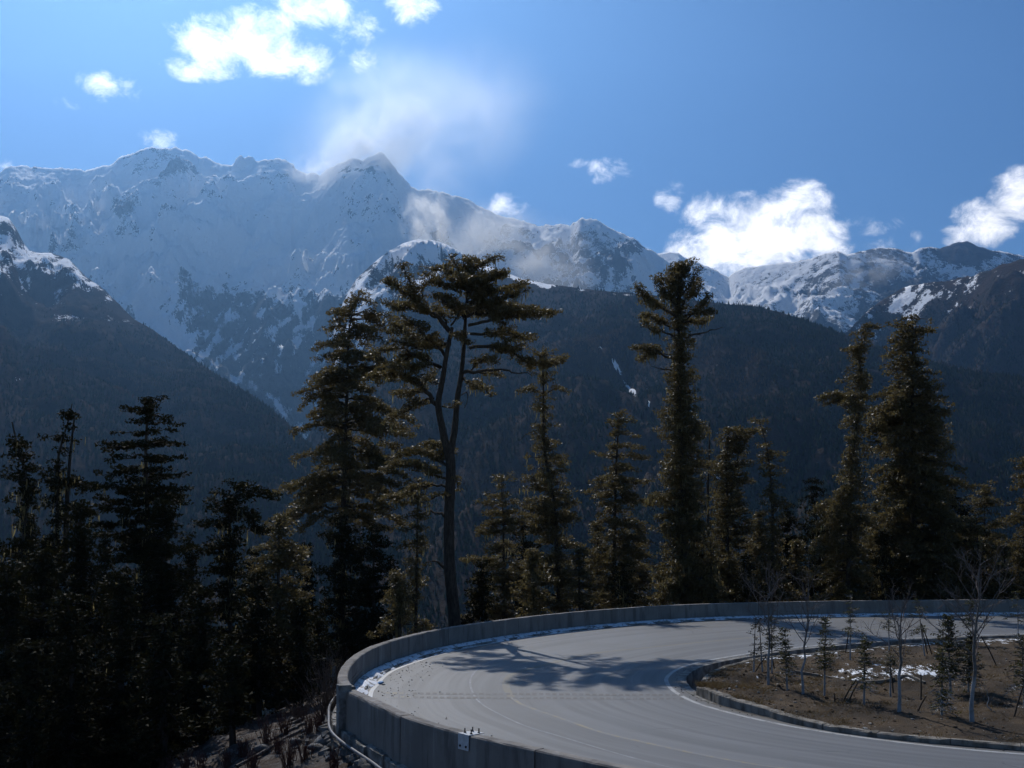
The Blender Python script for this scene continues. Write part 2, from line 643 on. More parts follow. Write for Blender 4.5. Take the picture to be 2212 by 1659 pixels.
massif_foot = [(-260, 4250, -100), (0, 4250, -100), (200, 4200, -100), (400, 4130, -100), (650, 4300, -60), (800, 4150, 0), (930, 4120, 100), (1120, 4180, 150), (1300, 4600, 300), (1400, 4950, 300), (1640, 5250, 250)]


def massif_snow(u, v, t, z, nz, X, Y, n):
    rocky = fbm(X / 260, Y / 260 + z / 200, 71, 5, 0.6)
    streak = fbm(u / 21.0 + v / 30.0, v / 42.0 - u / 110.0, 72, 5, 0.62)
    low = smoothstep(560, 700, v + 40 * fbm(u / 120, v / 120, 77, 3))
    s = 1.06 - 0.70 * low - 0.25 * smoothstep(720, 860, v) + 0.85 * streak * low + 0.22 * rocky - 0.40 * smoothstep(0.30, 0.8, n) * (1 - 0.5 * low)
    s += 0.35 * (nz - 0.66)
    s -= 0.50 * blob(u, v, 330, 348, 130, 40)                       # rock band under the broad summit
    s -= 0.40 * blob(u, v, 600, 375, 60, 60)
    s -= 0.42 * blob(u, v, 800, 410, 110, 120) * (0.7 + rocky)
    s -= 0.28 * blob(u, v, 1180, 540, 280, 110)
    s -= 0.34 * blob(u, v, 1290, 540, 110, 90)
    s -= 0.32 * blob(u, v, 430, 410, 150, 60) * (rocky > 0.02)
    s -= 0.45 * blob(u, v, 270, 440, 40, 30)
    s += 0.45 * blob(u, v, 300, 610, 90, 120)                       # snow tongue
    s += 0.9 * np.exp(-(seg_dist(u, v, [(290, 620), (335, 700), (390, 745), (430, 790)]) / 22) ** 2)
    s += 0.9 * np.exp(-(seg_dist(u, v, [(490, 812), (560, 842), (590, 860), (612, 895)]) / 7) ** 2)
    s += 0.7 * np.exp(-(seg_dist(u, v, [(640, 630), (650, 700), (630, 760)]) / 7) ** 2)
    s -= 0.45 * blob(u, v, 400, 610, 26, 50)
    s -= 0.25 * blob(u, v, 500, 650, 130, 50)
    return s


_, massif = mountain('snow_mountain', massif_crest, massif_foot, -260, 1640, 660, 250, 1.03, 230, 900, 3, M['massif'], massif_snow, jag=22, gully=60, ledges=[([(200, 416), (218, 400), (238, 388)], 9, 127), ([(196, 456), (220, 440), (252, 430)], 8, 110), ([(25, 480), (90, 484), (150, 492)], 8, 110), ([(60, 518), (160, 522)], 7, 93), ([(165, 566), (230, 560)], 7, 93), ([(510, 362), (545, 352)], 6, 68), ([(640, 560), (760, 580), (800, 560)], 14, 85)])

# -- the range behind the pass on the right
rear_crest = [(1330, 600, 7900), (1380, 566, 7900), (1420, 548, 7900), (1446, 545, 7900), (1466, 546, 7900), (1480, 556, 7900), (1510, 568, 7850), (1540, 580, 7800), (1562, 592, 7800), (1574, 598, 7800), (1590, 586, 7700),
              (1610, 578, 7650), (1640, 574, 7600), (1680, 569, 7500), (1720, 565, 7400), (1755, 557, 7300), (1790, 545, 7200), (1812, 543, 7150), (1830, 551, 7150), (1858, 543, 7200), (1900, 535, 7300), (1930, 536, 7300),
              (1970, 546, 7300), (1985, 537, 7300), (2003, 533, 7300), (2030, 537, 7300), (2060, 526, 7300), (2090, 521, 7300), (2112, 531, 7300), (2140, 541, 7300), (2180, 546, 7300), (2212, 553, 7300), (2300, 565, 7300), (2480, 560, 7300)]
rear_foot = [(1330, 5600, 700), (1560, 5500, 620), (1640, 5000, 560), (1750, 4700, 420), (1860, 4900, 380), (2000, 5700, 700), (2480, 5700, 700)]


def rear_snow(u, v, t, z, nz, X, Y, n):
    rocky = fbm(X / 260, Y / 260, 171, 5, 0.6)
    stripes = np.sin((u * 0.5 + v * 0.86 + 14 * fbm(u / 60, v / 60, 174, 3)) / 4.2)
    s = 0.80 + 0.25 * rocky + 0.3 * (nz - 0.7)
    s -= 0.30 * blob(u, v, 1790, 600, 130, 90) * (1 + 0.55 * stripes)
    s -= 0.75 * blob(u, v, 2090, 540, 80, 38)
    s -= 0.35 * blob(u, v, 1480, 600, 60, 60)
    s -= 0.5 * smoothstep(1850, 1960, u) * smoothstep(590, 640, v) + 0.28 * smoothstep(1820, 1900, u)
    s -= 0.35 * smoothstep(640, 700, v)
    return s


_, rear = mountain('snow_mountain_range', rear_crest, rear_foot, 1330, 2480, 420, 140, 1.3, 110, 800, 23, M['massif'], rear_snow, jag=11, gully=30)

# -- brown ridge on the right
brown_crest = [(1700, 860, 3300), (1780, 770, 3500), (1830, 716, 3700), (1870, 676, 3900), (1900, 650, 4000), (1950, 622, 4000), (2000, 612, 3900), (2050, 606, 3800), (2100, 596, 3700), (2150, 578, 3600), (2212, 559, 3500), (2300, 540, 3400), (2500, 500, 3300)]
brown_foot = [(1700, 2500, -100), (1900, 2500, -80), (2500, 2100, -100)]


def brown_snow(u, v, t, z, nz, X, Y, n):
    s = 0.16 + 0.35 * fbm(u / 50, v / 30, 91, 4, 0.6) - 0.75 * smoothstep(0.08, 0.32, t)
    s += 0.35 * blob(u, v, 1990, 610, 140, 40)
    s += 0.5 * blob(u, v, 1960, 660, 60, 30)
    s += 1.1 * np.clip(fbm(u / 30, v / 70, 95, 3) - 0.3, 0, 1)
    return s


_, brown = mountain('brown_mountain_ridge', brown_crest, brown_foot, 1700, 2500, 260, 150, 1.15, 130, 620, 41, M['brown_ridge'], brown_snow, jag=10, gully=22)

# -- forested ridge across the valley, with its snowy knoll
mid_crest = [(600, 1080, 2600), (640, 1000, 2900), (672, 930, 3150), (692, 860, 3350), (706, 780, 3550), (725, 700, 3700), (745, 642, 3800), (770, 602, 3850), (800, 574, 3900), (835, 546, 3950), (870, 526, 4000), (900, 517, 4000), (940, 520, 4000), (970, 530, 3950), (1000, 548, 3850), (1040, 572, 3700), (1090, 587, 3500),
             (1130, 603, 3300), (1180, 613, 3150), (1250, 623, 3000), (1300, 628, 2900), (1400, 636, 2750), (1500, 648, 2600), (1560, 656, 2550), (1620, 661, 2500), (1680, 673, 2450), (1740, 691, 2400), (1800, 713, 2350),
             (1880, 742, 2300), (1960, 766, 2250), (2060, 792, 2200), (2212, 816, 2150), (2500, 850, 2100)]
mid_foot = [(600, 900, -190), (800, 700, -190), (1200, 600, -190), (2500, 600, -190)]


def mid_snow(u, v, t, z, nz, X, Y, n):
    rocky = fbm(u / 40, v / 26, 191, 5, 0.6)
    edge = np.interp(u, [350, 620, 760, 830, 900, 960, 1040, 1120, 1200, 1280], [860, 840, 790, 740, 680, 645, 628, 624, 626, 626])
    streak = fbm(u / 30.0 + v / 70.0, v / 80.0 - u / 260.0, 72, 5, 0.6)
    s = -0.75 + 1.20 * smoothstep(60, -90, v - edge) + 0.55 * rocky * smoothstep(70, -30, v - edge)
    lf = smoothstep(880, 760, u)
    s += lf * (0.9 * streak + 0.05 - 0.2 * np.exp(-(t / 0.05) ** 2)) * smoothstep(900, 780, v) + lf * 0.35 * smoothstep(860, 640, v)
    s += 0.0 * lf * np.exp(-(seg_dist(u, v, [(345, 690), (350, 740), (400, 780), (440, 800)]) / 16) ** 2)
    s += 1.2 * np.exp(-(seg_dist(u, v, [(490, 812), (560, 842), (590, 860), (612, 895)]) / 8) ** 2)
    s += 1.5 * np.exp(-(seg_dist(u, v, [(1000, 550), (1040, 573), (1090, 589), (1130, 604), (1185, 615)]) / 8) ** 2)
    s += 0.55 * blob(u, v, 925, 530, 110, 34)
    s += (1.5 + 0.8 * rocky) * np.exp(-(seg_dist(u, v, [(1294, 748), (1318, 776), (1338, 800), (1350, 830), (1378, 858), (1402, 872)]) / (6 + 5 * rocky)) ** 2)
    s += 1.5 * np.exp(-(seg_dist(u, v, [(1545, 934), (1562, 942), (1595, 940), (1612, 950)]) / 5) ** 2)
    s += 1.4 * np.exp(-(seg_dist(u, v, [(1500, 990), (1525, 1012), (1560, 1040)]) / 5) ** 2)
    s += 1.4 * np.exp(-(seg_dist(u, v, [(1655, 930), (1675, 942)]) / 4) ** 2)
    s += 0.35 * np.exp(-(seg_dist(u, v, [(1180, 616), (1290, 632), (1400, 640), (1540, 655)]) / 4) ** 2) * (rocky > 0) * 2
    return s


_, mid = mountain('forested_mountain_ridge', mid_crest, mid_foot, 600, 2500, 470, 220, 1.05, 58, 520, 61, M['ridge'], mid_snow, jag=3, gully=10)

# -- forested ridge on the left with a rocky snow step
left_crest = [(-400, 330, 4205), (-200, 400, 4060), (-60, 452, 3915), (0, 465, 3842), (18, 470, 3842), (34, 492, 3842), (48, 520, 3828), (62, 540, 3813), (80, 546, 3799), (110, 546, 3752), (150, 560, 3626), (166, 578, 3571), (185, 597, 3483),
              (220, 622, 3370), (250, 650, 3280), (290, 690, 3176), (330, 712, 3060), (370, 742, 2959), (420, 776, 2819), (480, 816, 2632), (540, 850, 2452), (590, 886, 2302), (630, 922, 2171), (680, 972, 1999), (740, 1034, 1848), (820, 1100, 1680), (900, 1150, 1522)]
left_foot = [(-400, 900, -190), (200, 800, -190), (600, 700, -190), (900, 650, -190)]


def left_snow(u, v, t, z, nz, X, Y, n):
    rocky = fbm(u / 36, v / 24, 291, 5, 0.6)
    s = -0.66 + 1.22 * smoothstep(800, 540, v) + 0.60 * rocky * smoothstep(780, 600, v) + 0.8 * (nz - 0.75) * smoothstep(700, 600, v)
    s += 0.45 * np.exp(-(seg_dist(u, v, [(120, 690), (270, 695), (300, 730)]) / 16) ** 2)
    s += 1.5 * blob(u, v, 38, 822, 14, 12) + 0.6 * blob(u, v, 4, 800, 12, 10)
    return s


_, left = mountain('forested_mountain_spur', left_crest, left_foot, -400, 900, 330, 190, 1.1, 58, 480, 81, M['ridge'], left_snow, jag=3, gully=8)

# -- valley floor, one sheet reaching past every mountain
vf = obj_np('valley_ground', [(-8800, -900, -200), (8800, -900, -200), (8800, 8900, -200), (-8800, 8900, -200)], [np.array([[0, 1, 2, 3]])], [M['ridge']], attrs={'snow': [0, 0, 0, 0]})
tag(vf, kind='structure')


def far_trees(name, L, n, hmin, hmax, dens_fn, seed, label, tmax=1.0):
    """a wood on a far slope: jagged spires standing on the ridge mesh"""
    g = np.random.default_rng(seed)
    P, t = L['P'], L['t']
    nr, nc = P.shape[:2]
    k0 = int(np.searchsorted(t, 0.0))
    fi = k0 + (nr - 1 - k0) * tmax * np.sqrt(g.random(n * 3)) * 0.999
    fi = np.clip(k0 + (nr - 1.001 - k0) * tmax * (1 - (g.random(n * 3)) ** 0.9), k0, nr - 1.001)
    fj = g.random(n * 3) * (nc - 1.001)
    # even out the density over the fan-shaped grid
    i, j = fi.astype(int), fj.astype(int)
    a, b = (fi - i)[:, None], (fj - j)[:, None]
    Q = (P[i, j] * (1 - a) + P[i + 1, j] * a) * (1 - b) + (P[i, j + 1] * (1 - a) + P[i + 1, j + 1] * a) * b
    area = Q[:, 1] / Q[:, 1].max()
    pu, pv = project(Q)
    keep = (g.random(len(Q)) < area ** 0.5) & (g.random(len(Q)) < dens_fn(pu, pv, L['snow'][i, j], Q))
    Q = Q[keep][:n]
    m = len(Q)
    H = hmin + (hmax - hmin) * g.random(m) ** 1.6
    rad = H * (0.20 + 0.14 * g.random(m))
    S = 4
    ang = np.arange(S) * 2 * math.pi / S + g.random(m)[:, None] * 6.28
    rr = rad[:, None] * (0.7 + 0.6 * g.random((m, S)))
    base = np.stack([Q[:, 0:1] + rr * np.cos(ang), Q[:, 1:2] + rr * np.sin(ang), Q[:, 2:3] - 0.5 + H[:, None] * 0.18 * g.random((m, S))], -1)
    top = Q + np.stack([H * 0.06 * g.standard_normal(m), H * 0.06 * g.standard_normal(m), H], -1)
    V = np.concatenate([base, top[:, None]], 1).reshape(-1, 3)
    o = np.arange(m)[:, None] * (S + 1)
    F = np.stack([np.stack([o[:, 0] + k, o[:, 0] + (k + 1) % S, o[:, 0] + S], -1) for k in range(S)], 1).reshape(-1, 3)
    ob = obj_np(name, V, [F], [M['far_forest']])
    tag(ob, label, 'forest', kind='stuff')
    return ob


def dens_mid(u, v, s, Q):
    edge = np.interp(u, [350, 620, 760, 830, 900, 960, 1040, 1120, 1200, 1280], [900, 860, 790, 735, 690, 660, 640, 630, 618, 600])
    d = smoothstep(-10, 60, v - edge) * (s < 0.42)
    d *= 0.55 + 0.8 * (fbm(Q[:, 0] / 90, Q[:, 1] / 90, 5, 4) > -0.12)
    return np.clip(d, 0, 1)


def dens_left(u, v, s, Q):
    d = smoothstep(660, 790, v + 40 * fbm(u / 60, v / 60, 8, 3)) * (s < 0.45)
    return np.clip(d * (0.6 + 0.8 * (fbm(Q[:, 0] / 90, Q[:, 1] / 90, 6, 4) > -0.1)), 0, 1)


def dens_brown(u, v, s, Q):
    return np.clip(smoothstep(615, 700, v - (u - 2000) * 0.02) * (s < 0.4) * (0.75 + fbm(Q[:, 0] / 160, Q[:, 1] / 160, 7, 3)), 0, 1)


far_trees('far_forest', mid, 80000, 4.0, 10.0, dens_mid, 1, 'dark hazy conifer forest covering the middle mountain ridge')
far_trees('far_forest', left, 42000, 4.0, 10.0, dens_left, 2, 'dark conifer forest on the steep spur at the left')
far_trees('far_forest', brown, 22000, 6.0, 13.0, dens_brown, 3, 'sparse dark forest on the brown ridge at the right edge')

# ------------------------------------------------------------------ curves of the road
WALL_H = 0.9
wall_top_px = [(2500, 1296), (2350, 1296), (2212, 1296), (2000, 1297), (1800, 1299), (1600, 1303), (1500, 1306), (1400, 1311), (1300, 1318), (1200, 1327), (1100, 1338), (1000, 1352), (930, 1364),
               (870, 1378), (820, 1393), (785, 1408), (758, 1428), (743, 1450), (741, 1470), (752, 1484), (790, 1501), (840, 1523), (880, 1542), (960, 1566), (1010, 1579), (1100, 1599), (1200, 1620), (1300, 1641), (1400, 1661), (1560, 1695), (1760, 1745)]
wp = np.array(wall_top_px, float)
WC = catmull(on_plane(wp[:, 0], wp[:, 1], WALL_H)[:, :2], 400)
WC = smooth_curve(WC, 12)
WC = resample(WC, 400)
WN = normals2(WC)                 # the curve runs far -> near around the left; find which side is outside
mid_in = np.array([12.0, 42.0])
if np.mean(np.sum((WC - mid_in) * WN, axis=1)) < 0:
    WN = -WN

line_px = zm(1500, 1300, 2.458, [(2900, 440), (2212, 455), (1850, 468), (1500, 485), (1250, 502), (1000, 525), (800, 546), (650, 566), (500, 590), (350, 618), (250, 645), (180, 682), (150, 718), (165, 755), (200, 790), (300, 845), (420, 885), (600, 932), (839, 984), (1000, 1012), (1250, 1050), (1500, 1082), (1850, 1120), (2212, 1150), (2900, 1195)])
lp = np.array(line_px)
LC = resample(smooth_curve(catmull(on_plane(lp[:, 0], lp[:, 1])[:, :2], 300), 10), 400)
LN = normals2(LC)
if np.mean(np.sum((LC - np.array([20.0, 42.0])) * LN, axis=1)) < 0:
    LN = -LN                      # points towards the road


def poly_sd(X, Y, C):
    """distance to an open curve, positive outside (the left of the hairpin)"""
    shp = X.shape
    X, Y = X.ravel(), Y.ravel()
    best = np.full(X.shape, 1e18)
    sgn = np.zeros(X.shape)
    step = 4
    Cs, Ns = C[::step], WN[::step]
    for c, nn in zip(Cs, Ns):
        d = (X - c[0]) ** 2 + (Y - c[1]) ** 2
        s = (X - c[0]) * nn[0] + (Y - c[1]) * nn[1]
        k = d < best
        best = np.where(k, d, best)
        sgn = np.where(k, np.where(np.abs(s) > 1e-6, np.sign(s), 1), sgn)
    return (np.sqrt(best) * sgn).reshape(shp)


def hill_z(X, Y):
    X, Y = np.asarray(X, float), np.asarray(Y, float)
    s = poly_sd(X, Y, WC)
    z = np.where(s < 0, -1.3, -0.75)
    drop = np.interp(s, [0.0, 0.3, 1.2, 3.0, 5.5, 9, 16, 40, 110, 260, 420], [-0.75, -0.75, -1.15, -1.45, -2.2, -4.4, -8.5, -22, -66, -150, -188])
    z = np.where(s < 0, z, drop)
    z = z + np.clip(s, 0, 6) / 6 * (0.7 * fbm(X / 6, Y / 6, 301, 4)) + 0.10 * fbm(X / 0.9, Y / 0.9, 305, 4) * (s > 0.4)
    near = smoothstep(22, 6, Y) * smoothstep(1.5, 7, s)
    z = z + near * (4.6 - z) * 0.85
    return z


gx = np.unique(np.concatenate([np.arange(-190, -18, 3.0), np.arange(-18, 2, 0.25), np.arange(2, 190, 3.0)]))
gy = np.unique(np.concatenate([np.arange(-12, 20, 2.0), np.arange(20, 46, 0.25), np.arange(46, 110, 1.5), np.arange(110, 480, 6.0)]))
GY, GX = np.meshgrid(gy, gx, indexing='ij')
GZ = hill_z(GX, GY)
hm, ht, hb = new_mat('hillside_ground')
hp = coords(ht, 'Object')
hc = mixc(ht, rng(ht, noise_tex(ht, 0.5, 6, 0.65, hp), 0.38, 0.62), (0.060, 0.045, 0.036), (0.108, 0.097, 0.090))
hc = mixc(ht, rng(ht, noise_tex(ht, 2.3, 6, 0.7, hp), 0.52, 0.66), hc, (0.045, 0.032, 0.024))
hc = mixc(ht, rng(ht, noise_tex(ht, 9.0, 3, 0.6, hp), 0.62, 0.72, 0, 0.7), hc, (0.22, 0.21, 0.20))
ht.links.new(hc, hb.inputs['Base Color'])
hb.inputs['Roughness'].default_value = 0.95
hb.inputs['Specular IOR Level'].default_value = 0.08
bump(ht, hb, noise_tex(ht, 6.0, 8, 0.7, hp), 0.8, 0.12)
nr, nc = GZ.shape
ii = np.arange(nr - 1)[:, None] * nc
jj = np.arange(nc - 1)[None, :]
hill = obj_np('hillside_ground', np.stack([GX, GY, GZ], -1).reshape(-1, 3), [np.stack([ii + jj, ii + jj + 1, ii + nc + jj + 1, ii + nc + jj], -1).reshape(-1, 4)], [hm], smooth=True)
tag(hill, kind='structure')


def hz1(x, y):
    return float(hill_z(np.array([x]), np.array([y]))[0])


# ------------------------------------------------------------------ road
def ribbon(name, A, B, zA, zB, mats, nx=2, parent=None, uv=True, smooth=True, lift=None):
    n = len(A)
    w = np.linspace(0, 1, nx)
    P = A[:, None, :] * (1 - w)[None, :, None] + B[:, None, :] * w[None, :, None]
    Z = np.asarray(zA) * np.ones(n)
    Z2 = np.asarray(zB) * np.ones(n)
    Z = Z[:, None] * (1 - w) + Z2[:, None] * w
    if lift is not None:
        Z = Z + lift(P[..., 0], P[..., 1], w[None, :])
    V = np.concatenate([P, Z[..., None]], -1).reshape(-1, 3)
    i = np.arange(n - 1)[:, None] * nx
    j = np.arange(nx - 1)[None, :]
    F = np.stack([i + j, i + j + 1, i + nx + j + 1, i + nx + j], -1).reshape(-1, 4)
    a, b, c = V[F[0, 0]], V[F[0, 1]], V[F[0, 2]]
    if np.cross(b - a, c - a)[2] < 0:
        F = F[:, ::-1]
    L = np.concatenate([[0], np.cumsum(np.linalg.norm(np.diff((A + B) / 2, axis=0), axis=1))])
    uvs = np.stack([np.tile(w, n), np.repeat(L, nx)], -1)
    return obj_np(name, V, [F], mats, parent, smooth=smooth, uvs=uvs)


rm, rt, rb = new_mat('worn_asphalt')
ruv = coords(rt, 'UV', (26.0, 0.045, 1.0))
rpos = coords(rt, 'Object')
tracks = noise_tex(rt, 1.0, 6, 0.6, ruv, 0.2)
tr2 = noise_tex(rt, 1.0, 3, 0.6, coords(rt, 'UV', (90.0, 0.11, 1.0)))
pat = noise_tex(rt, 0.35, 5, 0.6, rpos)
grain = noise_tex(rt, 28.0, 3, 0.6, rpos)
sep = ng(rt, 'ShaderNodeSeparateXYZ')
rt.links.new(coords(rt, 'UV'), sep.inputs[0])
col = mixc(rt, rng(rt, tracks, 0.36, 0.64), (0.082, 0.084, 0.087), (0.128, 0.130, 0.133))
col = mixc(rt, rng(rt, tr2, 0.50, 0.70, 0, 0.40), col, (0.10, 0.102, 0.105))
stain = noise_tex(rt, 0.22, 6, 0.68, rpos, 0.6)
col = mixc(rt, rng(rt, stain, 0.54, 0.66, 0, 0.55), col, (0.098, 0.096, 0.094))
col = mixc(rt, rng(rt, pat, 0.40, 0.70, 0, 0.5), col, (0.110, 0.113, 0.118))
edge = mth(rt, 'MULTIPLY', rng(rt, sep.outputs[0], 0.10, 0.015), rng(rt, noise_tex(rt, 1.1, 5, 0.6, rpos), 0.25, 0.6, 0.3, 1))
col = mixc(rt, mth(rt, 'MULTIPLY', edge, 0.75), col, (0.070, 0.066, 0.062))
edge2 = mth(rt, 'MULTIPLY', rng(rt, sep.outputs[0], 0.955, 0.985), 0.8)
col = mixc(rt, edge2, col, (0.075, 0.070, 0.064))
crk = ng(rt, 'ShaderNodeTexVoronoi', feature='DISTANCE_TO_EDGE')
crk.inputs['Scale'].default_value = 0.16
warp = ng(rt, 'ShaderNodeVectorMath', operation='ADD')
wn = ng(rt, 'ShaderNodeTexNoise')
wn.inputs['Scale'].default_value = 0.8
rt.links.new(rpos, wn.inputs['Vector'])
rt.links.new(rpos, warp.inputs[0])
rt.links.new(wn.outputs['Color'], warp.inputs[1])
rt.links.new(warp.outputs[0], crk.inputs['Vector'])
col = mixc(rt, mth(rt, 'MULTIPLY', rng(rt, crk.outputs['Distance'], 0.006, 0.002), rng(rt, pat, 0.5, 0.62, 0, 0.8)), col, (0.05, 0.05, 0.05))
col = mixc(rt, rng(rt, grain, 0.60, 0.75, 0, 0.4), col, (0.07, 0.07, 0.07))
rt.links.new(col, rb.inputs['Base Color'])
rb.inputs['Roughness'].default_value = 0.6
rb.inputs['Specular IOR Level'].default_value = 0.35
bump(rt, rb, grain, 0.25, 0.01)

NR = 300
# pair the outer and inner edges from the far right round to the near right
outer = resample(WC - WN * 0.16, NR)
inner = LC + LN * -0.45
# correspondence by the tips of both hairpins
to, ti = int(np.argmin(outer[:, 0])), int(np.argmin(LC[:, 0]))
inner = np.vstack([resample(inner[:ti + 1], to + 1), resample(inner[ti:], NR - to)[1:]])
road = ribbon('road', outer, inner, 0.0, 0.0, [rm], nx=14)
tag(road, kind='structure')


def paint_mat(name, c, cover, wear=(0.13, 0.13, 0.135)):
    m, t, b = new_mat(name)
    n = noise_tex(t, 2.2, 7, 0.7, coords(t, 'Object'))
    n2 = noise_tex(t, 16, 3, 0.6, coords(t, 'Object'))
    k = mth(t, 'ADD', n, mth(t, 'MULTIPLY', n2, 0.5))
    t.links.new(mixc(t, rng(t, k, cover, cover + 0.22), c, wear), b.inputs['Base Color'])
    b.inputs['Roughness'].default_value = 0.75
    return m


M['white_paint'] = paint_mat('white_road_paint', (0.34, 0.34, 0.335), 0.72)
M['faint_white'] = paint_mat('faint_white_paint', (0.235, 0.24, 0.245), 0.60, (0.15, 0.157, 0.17))
M['yellow_paint'] = paint_mat('worn_yellow_paint', (0.225, 0.19, 0.115), 0.60, (0.15, 0.155, 0.165))
M['seam_paint'] = paint_mat('old_centre_band', (0.155, 0.142, 0.115), 0.75, (0.14, 0.14, 0.14))


def strip(name, C, w, z, mat, parent=None):
    N = normals2(C)
    return ribbon(name, C - N * w / 2, C + N * w / 2, z, z, [mat], 2, parent)


strip('edge_line', LC, 0.15, 0.004, M['white_paint'], road)
cl = zm(760, 1440, 4.424, [(2130, 530), (2000, 600), (1910, 655), (1882, 715), (1893, 780), (1950, 865), (2060, 940)])
cl_far = zm(1500, 1300, 2.458, [(2900, 395), (2212, 402), (1500, 425), (900, 455), (400, 500), (0, 540), (-300, 575)])
cl_near = [(1207, 1550), (1301, 1582.5), (1395, 1604.5), (1474, 1622)] + zm(1540, 1560, 4.809, [(400, 985), (900, 1080), (1400, 1154), (2212, 1250)])
cc_ = np.array(cl_far + cl[1:6])
CCf = catmull(on_plane(cc_[:, 0], cc_[:, 1])[:, :2], 160)
strip('centre_band', smooth_curve(CCf, 6), 0.26, 0.004, M['seam_paint'], road)
cn_ = np.array(cl[5:] + cl_near)
CCn = catmull(on_plane(cn_[:, 0], cn_[:, 1])[:, :2], 120)
strip('centre_line', smooth_curve(CCn, 4), 0.14, 0.0045, M['yellow_paint'], road)
fl_ = np.array(zm(700, 1300, 2.458, [(1150, 600), (1060, 638), (1003, 690), (988, 740), (1005, 800), (1045, 853), (1130, 905), (1300, 985), (1500, 1045), (1850, 1150), (2212, 1245)]))
FLc = catmull(on_plane(fl_[:, 0], fl_[:, 1])[:, :2], 120)
strip('thin_line', smooth_curve(FLc, 4), 0.07, 0.004, M['faint_white'], road)
M['rumble_dark'] = paint_mat('worn_dark_rumble', (0.088, 0.084, 0.078), 0.72, (0.135, 0.137, 0.14))
# faded rumble bars across the road, two rows of squares
for row in (0, 1):
    mbw, mbg = MB(), MB()
    v0 = 1440 + (817, 857)[row] / 4.424
    xs = np.arange(640, 3700, 69.0)
    for k, zx in enumerate(xs):
        zx = zx + row * 8
        q = [(zx, -9), (zx + 44, -9), (zx + 44, 9), (zx, 9)]
        slope = 0.006
        px = np.array([((760 + a / 4.424) * 0.92167, (v0 + b / 4.424 + (a - 640) / 4.424 * slope) * 0.92167) for a, b in q])
        p = on_plane(px[:, 0], px[:, 1], 0.006)
        (mbw if k < 4 else mbg).add(p, [[(0, 3, 2, 1)]])
    mbw.build('rumble_marking', [M['yellow_paint']], road)
    mbg.build('rumble_marking', [M['rumble_dark']], road)

# ------------------------------------------------------------------ concrete wall
wm, wt, wb = new_mat('weathered_concrete')
wpz = coords(wt, 'Object')
run = noise_tex(wt, 1.0, 6, 0.65, coords(wt, 'Object', (2.4, 2.4, 0.35)))
spots = noise_tex(wt, 0.7, 6, 0.6, wpz)
wc = mixc(wt, rng(wt, spots, 0.34, 0.66), (0.215, 0.197, 0.180), (0.160, 0.148, 0.137))
wc = mixc(wt, rng(wt, run, 0.48, 0.64, 0, 0.85), wc, (0.110, 0.102, 0.095))
wc = mixc(wt, rng(wt, run, 0.42, 0.32, 0, 0.4), wc, (0.33, 0.32, 0.30))
wc = mixc(wt, rng(wt, noise_tex(wt, 12, 4, 0.6, wpz), 0.58, 0.72, 0, 0.5), wc, (0.14, 0.135, 0.13))
wt.links.new(wc, wb.inputs['Base Color'])
wb.inputs['Roughness'].default_value = 0.9
wb.inputs['Specular IOR Level'].default_value = 0.2
bump(wt, wb, noise_tex(wt, 9, 6, 0.65, wpz), 0.35, 0.02)
M['concrete'] = wm
M['old_concrete'] = simple_mat('rough_old_concrete', (0.26, 0.25, 0.235), (0.12, 0.115, 0.105), 2.2, 0.95, 0.9, 0.06, lo=0.4, hi=0.6)
M['stone'] = simple_mat('rubble_stone', (0.15, 0.145, 0.14), (0.075, 0.070, 0.065), 2.8, 0.9, 0.8, 0.06)

wall = empty('concrete_road_wall', (float(WC[200, 0]), float(WC[200, 1]), 0))
tag(wall, 'low grey concrete wall curving round the outside of the hairpin bend', 'wall')
OFF = np.array([WC[200, 0], WC[200, 1], 0.0])

s_all = np.concatenate([[0], np.cumsum(np.linalg.norm(np.diff(WC, axis=0), axis=1))])
pu_w, pv_w = project(np.concatenate([WC, np.full((400, 1), WALL_H)], 1))


def wall_s_px(u, v):
    return float(s_all[int(np.argmin(np.hypot(pu_w - u, (pv_w - v) * 1.5)))])


def wall_s_at(px_u, lower):
    """arc position of the wall where its top shows at picture column px_u (lower: the near leg)"""
    tip = int(np.argmin(WC[:, 0]))
    idx = np.arange(400)
    k = idx[tip:] if lower else idx[:tip]
    return float(s_all[k[np.argmin(np.abs(pu_w[k] - px_u))]])


s_post = wall_s_px(757, 1488)
cuts = [s_post]
s = s_post
while s > 6.4:
    s -= 6.2
    cuts.append(s)
near_cuts = [wall_s_at(880, True), wall_s_at(1168, True), wall_s_at(1400, True)]
cuts = sorted(cuts + near_cuts + [0.0, s_all[-1]])


def curve_at(s):
    return np.stack([np.interp(s, s_all, WC[:, 0]), np.interp(s, s_all, WC[:, 1])], -1), np.stack([np.interp(s, s_all, WN[:, 0]), np.interp(s, s_all, WN[:, 1])], -1)


